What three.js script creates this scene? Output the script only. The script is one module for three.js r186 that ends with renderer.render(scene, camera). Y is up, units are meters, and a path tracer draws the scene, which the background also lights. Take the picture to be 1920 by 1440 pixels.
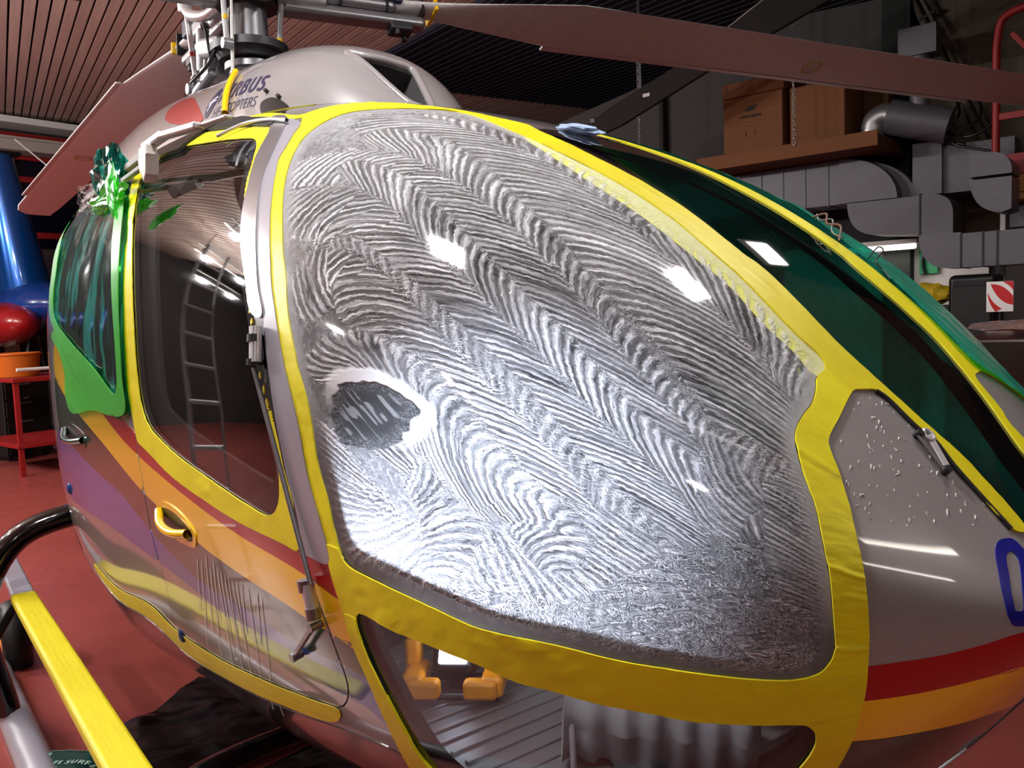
import * as THREE from 'three';
import { RoundedBoxGeometry } from 'three/addons/geometries/RoundedBoxGeometry.js';
import { mergeGeometries } from 'three/addons/utils/BufferGeometryUtils.js';
import { RectAreaLightUniformsLib } from 'three/addons/lights/RectAreaLightUniformsLib.js';

// ------------------------------------------------------------------ camera, light, exposure
const scene = new THREE.Scene();
scene.background = new THREE.Color(0x020203);
const camera = new THREE.PerspectiveCamera(49.408, 4 / 3, 0.05, 80);
const rad = Math.PI / 180;
{
  const yaw = 40.3 * rad, pitch = -4.7 * rad, roll = 2.2 * rad;
  const f = new THREE.Vector3(-Math.sin(yaw) * Math.cos(pitch), Math.sin(pitch), -Math.cos(yaw) * Math.cos(pitch));
  const r0 = new THREE.Vector3().crossVectors(f, new THREE.Vector3(0, 1, 0)).normalize();
  const u0 = new THREE.Vector3().crossVectors(r0, f);
  const r = r0.clone().multiplyScalar(Math.cos(roll)).addScaledVector(u0, -Math.sin(roll));
  const u = u0.clone().multiplyScalar(Math.cos(roll)).addScaledVector(r0, Math.sin(roll));
  camera.position.set(0, 1.62, 0);
  camera.quaternion.setFromRotationMatrix(new THREE.Matrix4().makeBasis(r, u, f.clone().negate()));
}
const renderer = new THREE.WebGLRenderer({ antialias: true });
renderer.toneMapping = THREE.LinearToneMapping;
renderer.toneMappingExposure = 0.74;
renderer.shadowMap.enabled = true;
RectAreaLightUniformsLib.init();

// lamps of the hangar and some added fill tubes; each is built as a fitting further down
const CEILING_LAMPS = [[-1.8, 3.9, -0.43, 0.34, 165], [-0.2, 3.9, -2.5, 0.34, 70], [1.6, 3.6, 1.9, 0.34, 40], [-5.9, 3.5, 2.5, 0.34, 70], [-0.6, 3.9, -4.6, 0.34, 14]]; // [x, y, z, side, strength], shining down
const TUBE_LAMPS = [[2.8, 3.35, -1.9, 2.2, 14], [4.0, 3.25, -0.9, 2.2, 14]]; // [x, y, z, length, strength], with a reflector
const BARE_AND_FILL_TUBES = [[-5.8, 3.75, 0.3, 1.5, 28], [-8.6, 3.85, 0.6, 1.5, 65], [-11.5, 3.9, 1.2, 1.5, 75], [-3.2, 3.55, 3.6, 1.5, 8]]; // [x, y, z, length, strength], shining all round; all after the first added to brighten the hall
const WORK_LAMP_POWER = 90;

// ------------------------------------------------------------------ helpers
const names = new Map();
function numbered(n) { const k = names.get(n) || 0; names.set(n, k + 1); return k ? `${n}_${String(k).padStart(3, '0')}` : n; }
function mesh(name, geo, mat, parent) {
  const o = new THREE.Mesh(geo, mat); o.name = name; o.castShadow = o.receiveShadow = true; if (parent) parent.add(o); return o;
}
function tag(o, label, category, group) { o.userData.label = label; o.userData.category = category; if (group) o.userData.group = group; return o; }
function thing(name, label, category, pos = [0, 0, 0], ry = 0, group) {
  const g = new THREE.Group(); g.name = numbered(name); g.position.set(...pos); g.rotation.y = ry; scene.add(g); return tag(g, label, category, group);
}
function single(name, label, category, geo, mat, group) { const o = mesh(numbered(name), geo, mat, scene); return tag(o, label, category, group); }
function struct(name, geo, mat, label) { const o = mesh(name, geo, mat, scene); o.userData.kind = 'structure'; o.userData.label = label; return o; }
let seed = 7;
function rnd() { seed = (seed * 1664525 + 1013904223) >>> 0; return seed / 4294967296; }
const V = (x, y, z) => new THREE.Vector3(x, y, z);
function box(w, h, d, x = 0, y = 0, z = 0, rx = 0, ry = 0, rz = 0) { const g = new THREE.BoxGeometry(w, h, d); if (rx) g.rotateX(rx); if (rz) g.rotateZ(rz); if (ry) g.rotateY(ry); g.translate(x, y, z); return g; }
function rbox(w, h, d, r, x = 0, y = 0, z = 0, rx = 0, ry = 0, rz = 0) { const g = new RoundedBoxGeometry(w, h, d, 2, Math.min(r, w / 2.01, h / 2.01, d / 2.01)); if (rx) g.rotateX(rx); if (rz) g.rotateZ(rz); if (ry) g.rotateY(ry); g.translate(x, y, z); return g; }
function rod(p, q, r0, r1 = r0, seg = 14) {
  const a = V(...p), b = V(...q), d = b.clone().sub(a), L = d.length(), g = new THREE.CylinderGeometry(r1, r0, L, seg, 1);
  g.applyQuaternion(new THREE.Quaternion().setFromUnitVectors(V(0, 1, 0), d.normalize())); g.translate((p[0] + q[0]) / 2, (p[1] + q[1]) / 2, (p[2] + q[2]) / 2); return g;
}
function tube(pts, r, seg = 40, rs = 12) { return new THREE.TubeGeometry(new THREE.CatmullRomCurve3(pts.map(p => V(...p))), seg, r, rs, false); }
function bar(p, q, w, h, roundness = 0.004) { // box beam from p to q, w wide, h high
  const a = V(...p), b = V(...q), d = b.clone().sub(a), L = d.length(), g = new RoundedBoxGeometry(w, h, L, 2, Math.min(roundness, w / 2.1, h / 2.1));
  const z = d.normalize(), x = V(0, 1, 0).cross(z).normalize(), y = z.clone().cross(x);
  g.applyMatrix4(new THREE.Matrix4().makeBasis(x, y, z)); g.translate((p[0] + q[0]) / 2, (p[1] + q[1]) / 2, (p[2] + q[2]) / 2); return g;
}
function merge(list) { return mergeGeometries(list.map(g => { const h = g.index ? g.toNonIndexed() : g; for (const k of Object.keys(h.attributes)) if (!['position', 'normal', 'uv'].includes(k)) h.deleteAttribute(k); return h; })); }
function plate(pts, depth, bevel = 0) { // outline in x, y extruded along z
  const s = new THREE.Shape(pts.map(p => new THREE.Vector2(...p)));
  return new THREE.ExtrudeGeometry(s, { depth, bevelEnabled: bevel > 0, bevelSize: bevel, bevelThickness: bevel, bevelSegments: 2, curveSegments: 8 });
}
function hash(x, y, s = 0) { let h = (Math.imul(x | 0, 374761393) + Math.imul(y | 0, 668265263) + Math.imul(s | 0, 974711)) | 0; h = Math.imul(h ^ (h >>> 13), 1274126177); return ((h ^ (h >>> 16)) >>> 0) / 4294967296; }
function noise(x, y, s = 0) { // smooth value noise 0..1
  const i = Math.floor(x), j = Math.floor(y); let u = x - i, v = y - j; u = u * u * (3 - 2 * u); v = v * v * (3 - 2 * v);
  const a = hash(i, j, s), b = hash(i + 1, j, s), c = hash(i, j + 1, s), d = hash(i + 1, j + 1, s);
  return a + (b - a) * u + (c - a) * v + (a - b - c + d) * u * v;
}
function fbm(x, y, s = 0, o = 4) { let t = 0, a = 0.5, n = 0; for (let k = 0; k < o; k++) { t += a * noise(x, y, s + k * 17); n += a; a *= 0.5; x *= 2.03; y *= 2.03; } return t / n; }
function dataTex(w, h, fn, srgb, repeat) { // fn(u, v) -> [r, g, b, a] 0..1
  const d = new Uint8Array(w * h * 4);
  for (let j = 0; j < h; j++) for (let i = 0; i < w; i++) { const c = fn(i / w, j / h), k = (j * w + i) * 4; for (let q = 0; q < 4; q++) d[k + q] = Math.max(0, Math.min(255, (c[q] === undefined ? 1 : c[q]) * 255)); }
  const t = new THREE.DataTexture(d, w, h); t.magFilter = THREE.LinearFilter; t.minFilter = THREE.LinearFilter; t.wrapS = t.wrapT = THREE.RepeatWrapping; if (srgb) t.colorSpace = THREE.SRGBColorSpace; if (repeat) t.repeat.set(...repeat); t.needsUpdate = true; return t;
}
function canvasTex(w, h, draw, srgb = true) {
  const c = document.createElement('canvas'); c.width = w; c.height = h; const x = c.getContext('2d'); draw(x, w, h);
  const t = new THREE.CanvasTexture(c); if (srgb) t.colorSpace = THREE.SRGBColorSpace; return t;
}
const std = (color, roughness = 0.6, metalness = 0, more = {}) => new THREE.MeshPhysicalMaterial({ color, roughness, metalness, ...more });

// ------------------------------------------------------------------ textures of stuff
const lin = v => v; // tiling grain, wrapped by the period of the noise lattice
function tileNoise(n, s) { return (u, v) => { const x = u * n, y = v * n, i = Math.floor(x), j = Math.floor(y); let a = x - i, b = y - j; a = a * a * (3 - 2 * a); b = b * b * (3 - 2 * b); const h = (p, q) => hash(((p % n) + n) % n, ((q % n) + n) % n, s); return (h(i, j) * (1 - a) + h(i + 1, j) * a) * (1 - b) + (h(i, j + 1) * (1 - a) + h(i + 1, j + 1) * a) * b; }; }
const nA = tileNoise(8, 3), nB = tileNoise(24, 5), nC = tileNoise(80, 9), nD = tileNoise(200, 12);
const grainTex = dataTex(512, 512, (u, v) => { const k = 0.80 + 0.20 * (0.4 * nA(u, v) + 0.3 * nB(u, v) + 0.2 * nC(u, v) + 0.1 * nD(u, v)); return [k, k, k]; }, false);
const roughTex = dataTex(256, 256, (u, v) => { const k = 0.55 + 0.45 * (0.5 * nA(u, v) + 0.3 * nB(u, v) + 0.2 * nC(u, v)); return [k, k, k]; }, false);
const woodTex = dataTex(512, 512, (u, v) => { const g = 0.72 + 0.28 * (0.55 * nB(u * 0.12, v * 2) + 0.3 * nC(u * 0.12, v) + 0.15 * nD(u, v)); return [g, g * 0.98, g * 0.95]; }, false);
function rep(t, x, y) { const c = t.clone(); c.repeat.set(x, y); c.needsUpdate = true; return c; }
// ------------------------------------------------------------------ outlines of the helicopter's panels, in the coordinates of its skin
const BK = {
  windshield: [[1.2992,-0.1555],[1.3113,-0.1143],[1.3207,-0.058],[1.3354,-0.0036],[1.3517,0.1375],[1.3762,0.2158],[1.3839,0.2451],[1.4061,0.3119],[1.4339,0.4035],[1.4506,0.4387],[1.4749,0.4914],[1.5165,0.5709],[1.5402,0.6172],[1.5694,0.6804],[1.5964,0.7518],[1.6103,0.8269],[1.6141,0.8984],[1.5848,0.971],[1.5514,1.0381],[1.5056,1.1111],[1.3917,1.0843],[1.3684,1.0796],[1.2454,1.0624],[1.1272,1.0594],[1.0294,1.0484],[0.9585,1.0314],[0.9015,1.022],[0.7937,0.9886],[0.7539,0.9878],[0.7381,0.9705],[0.7288,0.9048],[0.7192,0.8791],[0.7062,0.8258],[0.7015,0.7725],[0.6966,0.7259],[0.6892,0.689],[0.6664,0.6291],[0.6408,0.5677],[0.6228,0.5184],[0.5971,0.3922],[0.5825,0.2801],[0.5746,0.0354],[0.5757,-0.0454],[0.5853,-0.101],[0.602,-0.1393],[0.6345,-0.1566],[0.693,-0.162],[0.7398,-0.1647],[0.7981,-0.1695],[0.8624,-0.1776],[0.9394,-0.1814],[1.0092,-0.1911],[1.0705,-0.1974],[1.1341,-0.1876],[1.1744,-0.182],[1.2384,-0.1741],[1.2843,-0.167]],
  chin_window: [[1.2859,-0.2587],[1.2802,-0.2507],[1.2682,-0.2485],[1.213,-0.2589],[1.1596,-0.2628],[1.1232,-0.267],[1.0789,-0.2715],[1.0191,-0.286],[0.9602,-0.2855],[0.9013,-0.29],[0.8278,-0.2904],[0.7747,-0.2954],[0.695,-0.3002],[0.6286,-0.3124],[0.6172,-0.3351],[0.6156,-0.375],[0.6251,-0.4152],[0.652,-0.4701],[0.709,-0.5471],[0.7988,-0.6205],[0.9293,-0.6854],[1.0866,-0.7485],[1.1676,-0.6922],[1.2195,-0.6294],[1.2414,-0.5424],[1.249,-0.4652],[1.2614,-0.3914],[1.2789,-0.3232],[1.2878,-0.2693]],
  tape_outer: [[1.6571,0.8034],[1.7021,0.862],[1.7033,0.9067],[1.7038,0.9394],[1.6886,1.0043],[1.6609,1.056],[1.5899,1.1056],[1.5329,1.1465],[1.4619,1.1756],[1.4257,1.2023],[1.3806,1.1749],[1.3052,1.153],[1.244,1.1382],[1.1528,1.1371],[1.0486,1.1309],[0.9464,1.1151],[0.9185,1.1228],[0.8239,1.1031],[0.7607,1.0879],[0.7234,1.0903],[0.699,1.095],[0.6313,1.109],[0.534,1.1383],[0.5101,1.135],[0.392,1.0979],[0.4016,1.0045],[0.5349,1.0556],[0.5875,1.0824],[0.6072,1.065],[0.6679,1.0633],[0.6812,1.0522],[0.6879,1.0188],[0.6934,0.9786],[0.6912,0.9579],[0.6725,0.8498],[0.6585,0.7501],[0.6512,0.7303],[0.6209,0.6714],[0.5915,0.5952],[0.5674,0.5059],[0.5427,0.3706],[0.5292,0.1764],[0.5308,-0.0885],[0.5426,-0.2655],[0.571,-0.4214],[0.6071,-0.5151],[0.665,-0.6201],[0.7571,-0.708],[0.8879,-0.8224],[0.9887,-0.7971],[1.0982,-0.7734],[1.2247,-0.7657],[1.3264,-0.7701],[1.2896,-0.5722],[1.2825,-0.451],[1.2915,-0.3704],[1.3032,-0.3205],[1.3134,-0.2534],[1.3208,-0.2243],[1.3297,-0.1761],[1.3396,-0.1025],[1.3586,-0.0296],[1.3752,0.0781],[1.3804,0.097],[1.4102,0.2263],[1.436,0.3129],[1.4551,0.363],[1.4787,0.4294],[1.5018,0.4829],[1.5399,0.564],[1.5714,0.6253],[1.5916,0.661],[1.6035,0.6974],[1.6285,0.7533]],
  post_edge: [[1.3806,1.1749],[1.3052,1.153],[1.244,1.1382],[1.1528,1.1371],[1.0486,1.1309],[0.9464,1.1151],[0.9185,1.1228],[0.8239,1.1031],[0.7607,1.0879],[0.7234,1.0903],[0.699,1.095],[0.6313,1.109],[0.534,1.1383],[0.5101,1.135],[0.392,1.0979]],
  inner_tape: [[1.3244,1.058],[1.2985,1.0447],[1.162,0.9969],[1.057,0.9834],[0.9571,0.9689],[0.8919,0.9635],[0.8268,0.9356],[0.7719,0.9289],[0.7335,0.9103],[0.7347,0.957],[0.7339,0.9896],[0.7995,1.0174],[0.9023,1.043],[1.0264,1.0658],[1.1397,1.0805],[1.2628,1.0887],[1.3523,1.0974]],
  pillar_light: [[1.7681,0.8293],[1.7523,0.8358],[1.7111,0.8187],[1.6461,0.7276],[1.6113,0.6564],[1.5929,0.6083],[1.5699,0.5562],[1.5405,0.4933],[1.5096,0.42],[1.4848,0.3534],[1.4637,0.2997],[1.4692,0.2894],[1.4925,0.294],[1.5196,0.3589],[1.5535,0.4246],[1.5792,0.4838],[1.5971,0.5312],[1.6062,0.5586],[1.6331,0.6169],[1.6492,0.6493],[1.6928,0.7423]],
  pillar_dark: [[1.7111,0.8187],[1.6571,0.8034],[1.6285,0.7533],[1.6035,0.6974],[1.5916,0.661],[1.5714,0.6253],[1.5399,0.564],[1.5018,0.4829],[1.4787,0.4294],[1.4551,0.363],[1.436,0.3129],[1.4102,0.2263],[1.3767,0.0985],[1.3586,-0.0296],[1.3396,-0.1025],[1.3297,-0.1761],[1.3747,-0.1778],[1.3799,-0.1795],[1.3925,-0.1028],[1.4104,-0.0292],[1.4281,0.0813],[1.4429,0.1863],[1.4554,0.2507],[1.4637,0.2997],[1.4848,0.3534],[1.5096,0.42],[1.5405,0.4933],[1.5699,0.5562],[1.5929,0.6083],[1.6113,0.6564],[1.6461,0.7276]],
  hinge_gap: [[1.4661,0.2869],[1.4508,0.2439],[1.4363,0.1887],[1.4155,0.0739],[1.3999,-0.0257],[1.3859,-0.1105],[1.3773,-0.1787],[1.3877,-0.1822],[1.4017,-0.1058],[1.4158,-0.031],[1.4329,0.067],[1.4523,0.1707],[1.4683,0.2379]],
  door_window: [[1.7126,0.7146],[1.6854,0.689],[1.651,0.6311],[1.6225,0.5706],[1.59,0.5046],[1.5495,0.4091],[1.5101,0.3129],[1.4869,0.2402],[1.4622,0.1463],[1.442,0.0509],[1.4324,-0.0263],[1.43,-0.0555],[1.4353,-0.092],[1.4497,-0.1214],[1.4739,-0.135],[1.5251,-0.1317],[1.634,-0.1167],[1.761,-0.0959],[1.8299,-0.0763],[1.8728,-0.0561],[1.8973,-0.0181],[1.908,0.0857],[1.9149,0.2018],[1.9416,0.3408],[1.9802,0.4444],[2.0041,0.4935],[2.0351,0.5536],[2.0752,0.6272],[2.0757,0.6836],[2.0339,0.726],[1.8997,0.7161],[1.801,0.7175],[1.7305,0.7205]],
  door_tape: [[1.7192,0.7745],[1.6887,0.7503],[1.6492,0.6493],[1.6331,0.6169],[1.6045,0.5559],[1.5749,0.4848],[1.5438,0.4106],[1.5073,0.3222],[1.4827,0.2415],[1.4529,0.13],[1.4301,0.0493],[1.4136,-0.0352],[1.4013,-0.0789],[1.3966,-0.1565],[1.3982,-0.1768],[1.437,-0.1747],[1.532,-0.1737],[1.6428,-0.165],[1.79,-0.1451],[1.8931,-0.1122],[1.9296,-0.0991],[1.9359,-0.0806],[1.9492,-0.0304],[1.9625,0.0304],[1.9635,0.1526],[1.973,0.2466],[1.9945,0.372],[2.0128,0.4436],[2.0612,0.5317],[2.0981,0.6006],[2.1669,0.699],[2.2203,0.8005],[2.1487,0.8205],[2.0304,0.8087],[1.8895,0.7776],[1.7946,0.7736]],
  aft_window: [[2.1385,0.5472],[2.0767,0.5063],[2.0289,0.3943],[2.0005,0.2958],[1.9765,0.1519],[1.9803,0.0137],[1.997,-0.0095],[2.0952,0.0581],[2.2442,0.1604],[2.326,0.228],[2.3505,0.2945],[2.3565,0.3705],[2.3971,0.4743],[2.4773,0.5798],[2.4474,0.6339],[2.417,0.6802]],
  aft_film: [[2.2543,0.685],[2.1414,0.6248],[2.0352,0.4985],[1.9912,0.3907],[1.9663,0.2566],[1.9562,0.1429],[1.9553,0.0268],[1.9529,-0.0366],[1.9893,-0.0526],[2.0154,-0.0518],[2.1026,0.0045],[2.1984,0.0755],[2.3203,0.1881],[2.3653,0.2437],[2.3865,0.3077],[2.3995,0.3779],[2.453,0.4784],[2.4876,0.5567],[2.4573,0.6181],[2.4181,0.6711]],
  film_patch: [[2.3203,0.1881],[2.1984,0.0755],[2.1026,0.0045],[2.0154,-0.0518],[2.1262,-0.0488],[2.2427,-0.0581],[2.2684,-0.0225],[2.2625,0.0487],[2.2928,0.1179],[2.3474,0.1723]],
  yellow_stripe: [[2.3581,0.155],[2.2558,0.0487],[2.1122,-0.0481],[2.015,-0.103],[1.9318,-0.1326],[1.8457,-0.154],[1.7474,-0.1733],[1.5737,-0.1991],[1.4432,-0.2112],[1.3817,-0.2214],[1.3212,-0.2403],[1.2525,-0.242],[1.2707,-0.3336],[1.3375,-0.3172],[1.3892,-0.3079],[1.4615,-0.2922],[1.5933,-0.2762],[1.7178,-0.2584],[1.9384,-0.2065],[2.016,-0.1742],[2.1264,-0.118],[2.2421,-0.0554],[2.3222,-0.0107],[2.3778,0.0368]],
  red_stripe: [[2.1984,0.0755],[2.1026,0.0045],[2.0225,-0.0477],[1.934,-0.0837],[1.7916,-0.11],[1.6383,-0.1413],[1.5281,-0.1505],[1.4349,-0.1612],[1.3741,-0.1737],[1.3321,-0.177],[1.2649,-0.1818],[1.2525,-0.242],[1.3212,-0.2403],[1.3817,-0.2214],[1.4432,-0.2112],[1.5737,-0.1991],[1.7474,-0.1733],[1.8457,-0.154],[1.9318,-0.1326],[2.015,-0.103],[2.1122,-0.0481],[2.2558,0.0487],[2.2854,0.1176]],
  green_stripe: [[2.3778,0.0368],[2.3222,-0.0107],[2.2421,-0.0554],[2.1264,-0.118],[2.016,-0.1742],[1.9384,-0.2065],[1.7178,-0.2584],[1.5933,-0.2762],[1.4615,-0.2922],[1.3892,-0.3079],[1.3375,-0.3172],[1.2059,-0.3161],[1.211,-0.4126],[1.3298,-0.3713],[1.4249,-0.3693],[1.5876,-0.3463],[1.7352,-0.3408],[1.8926,-0.3023],[2.0403,-0.2372],[2.1657,-0.1958],[2.2759,-0.1519],[2.3804,-0.11]],
  blue_stripe: [[2.3804,-0.11],[2.2759,-0.1519],[2.1657,-0.1958],[2.0403,-0.2372],[1.8926,-0.3023],[1.7352,-0.3408],[1.5876,-0.3463],[1.4249,-0.3693],[1.3298,-0.3713],[1.211,-0.4126],[1.2366,-0.5284],[1.3181,-0.4459],[1.3514,-0.4425],[1.4561,-0.4198],[1.5878,-0.4121],[1.6413,-0.3964],[1.7971,-0.3662],[1.9936,-0.346],[2.1904,-0.3143],[2.3819,-0.2956],[2.4841,-0.2928]],
  belly_edge: [[2.4476,-0.4266],[2.4331,-0.4742],[2.3488,-0.4894],[2.2559,-0.5395],[2.0946,-0.5553],[1.9918,-0.6108],[1.7823,-0.5885],[1.5995,-0.5617],[1.436,-0.5342],[1.3479,-0.5309],[1.2901,-0.5497],[1.3517,-0.7388]],
  belly_tape: [[2.3125,-0.4545],[2.2085,-0.4899],[2.0349,-0.4895],[1.9631,-0.5178],[1.8095,-0.5209],[1.6267,-0.5007],[1.4782,-0.4845],[1.3955,-0.4791],[1.3984,-0.4919],[1.4246,-0.5156],[1.5866,-0.5451],[1.7693,-0.5748],[1.9742,-0.5941],[2.0813,-0.5416],[2.2435,-0.5273],[2.3191,-0.4686]],
  nose_red: [[0.58,-0.1244],[0.5306,-0.1183],[0.4744,-0.1155],[0.4129,-0.1173],[0.3452,-0.0994],[0.2746,-0.0541],[0.299,-0.601],[0.357,-0.4449],[0.4203,-0.3567],[0.4801,-0.3054],[0.5429,-0.2702],[0.5846,-0.2583]],
  nose_yellow: [[0.5846,-0.2583],[0.5429,-0.2702],[0.4801,-0.3054],[0.4203,-0.3567],[0.357,-0.4449],[0.299,-0.601],[0.4174,-1.0981],[0.4191,-0.8251],[0.4518,-0.6301],[0.4992,-0.5165],[0.5715,-0.4259],[0.6103,-0.4023]],
  nose_digit: [[0.3932,0.8308],[0.3974,0.8798],[0.3936,0.9224],[0.383,0.9584],[0.3575,0.9453],[0.3361,0.8876],[0.2827,0.6129],[0.2588,0.3056],[0.2675,0.0694],[0.286,0.068],[0.3035,0.206],[0.3187,0.4167],[0.3528,0.6476]],
  nose_digit_in: [[0.3663,0.808],[0.3703,0.8495],[0.3673,0.8739],[0.356,0.8652],[0.3355,0.8045],[0.3011,0.6109],[0.2805,0.3999],[0.2831,0.331],[0.2915,0.3257],[0.3031,0.4356],[0.3346,0.6625]],
  roof_window: [[1.9893,0.8962],[1.9403,0.9215],[1.8872,0.9576],[1.8428,0.9984],[1.7977,1.0358],[1.7096,1.0103],[1.7103,0.9459],[1.7077,0.895],[1.7061,0.8659],[1.7183,0.852],[1.8442,0.8891],[1.9534,0.913]],
  handle: [[1.8736,-0.2237],[1.8484,-0.2092],[1.8028,-0.207],[1.753,-0.2199],[1.7224,-0.241],[1.7292,-0.2689],[1.7704,-0.2751],[1.8341,-0.2707],[1.8739,-0.2535]],
  aft_handle: [[2.3301,-0.1028],[2.3022,-0.0889],[2.2446,-0.0957],[2.2031,-0.1168],[2.2034,-0.1429],[2.2429,-0.1527],[2.3016,-0.1412]],
  jack_dots: [[2.3555,-0.2698],[1.9358,-0.5235]],
  door_strut: [[1.462,0.1794],[1.3595,-0.2199],[1.4614,0.2704],[1.4567,0.1935],[1.3685,-0.2229],[1.3693,-0.2972],[1.4419,-0.3792]],
  door_gasket: [[2.2104,0.8006],[2.1706,0.8063],[2.1064,0.8316],[2.0721,0.8513],[2,0.8999],[1.8404,0.8307],[1.7526,0.8109],[1.716,0.7747],[1.798,0.7768],[1.8944,0.782],[2.0454,0.8217],[2.1485,0.8213],[2.2097,0.8066]],
  door_poly: [[1.725,0.7888],[1.6928,0.7423],[1.6492,0.6493],[1.6331,0.6169],[1.6045,0.5559],[1.5735,0.4851],[1.5438,0.4106],[1.5073,0.3222],[1.4827,0.2415],[1.4523,0.1707],[1.4329,0.067],[1.4158,-0.031],[1.4017,-0.1058],[1.3877,-0.1822],[1.3736,-0.2443],[1.3528,-0.3265],[1.347,-0.4171],[1.3902,-0.4737],[1.4757,-0.48],[1.6232,-0.4958],[1.8046,-0.515],[1.9457,-0.5139],[1.9153,-0.3932],[1.921,-0.3073],[1.9279,-0.2044],[1.9393,-0.1213],[1.9447,-0.0472],[1.9573,0.031],[1.9635,0.1526],[1.973,0.2466],[1.9945,0.372],[2.0128,0.4436],[2.0612,0.5317],[2.0981,0.6006],[2.1669,0.699],[2.2203,0.8005],[2.1487,0.8205],[2.0757,0.8475],[1.905,0.7917],[1.8089,0.7872]],
  drips: [[1.7306,-0.2901],[1.7508,-0.3514],[1.7802,-0.4182],[1.715,-0.2908],[1.7478,-0.3881],[1.8154,-0.5079],[1.6937,-0.2744],[1.7153,-0.359],[1.7552,-0.4549],[1.6845,-0.2923],[1.709,-0.3944],[1.7689,-0.5206],[1.6681,-0.2772],[1.6832,-0.3437],[1.7069,-0.4154],[1.6583,-0.2866],[1.6772,-0.3999],[1.7407,-0.545],[1.6471,-0.2914],[1.6618,-0.3788],[1.6948,-0.4788],[1.6351,-0.2929],[1.6487,-0.4063],[1.7055,-0.5519],[1.6224,-0.2921],[1.6336,-0.3581],[1.6521,-0.4292],[1.6115,-0.2959],[1.6226,-0.4065],[1.6718,-0.5461],[1.5962,-0.2962],[1.6116,-0.378],[1.6423,-0.4704],[1.5813,-0.2966],[1.5927,-0.3485],[1.6084,-0.4032],[1.5613,-0.2954],[1.5823,-0.4027],[1.6405,-0.5376],[1.5356,-0.2993],[1.5489,-0.3531],[1.5674,-0.4103],[1.5247,-0.3038],[1.549,-0.4049],[1.6065,-0.5306],[1.5896,-0.5209],[1.6048,-0.5546],[1.6249,-0.5939],[1.612,-0.5179],[1.6302,-0.5514],[1.6543,-0.5909]],
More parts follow.
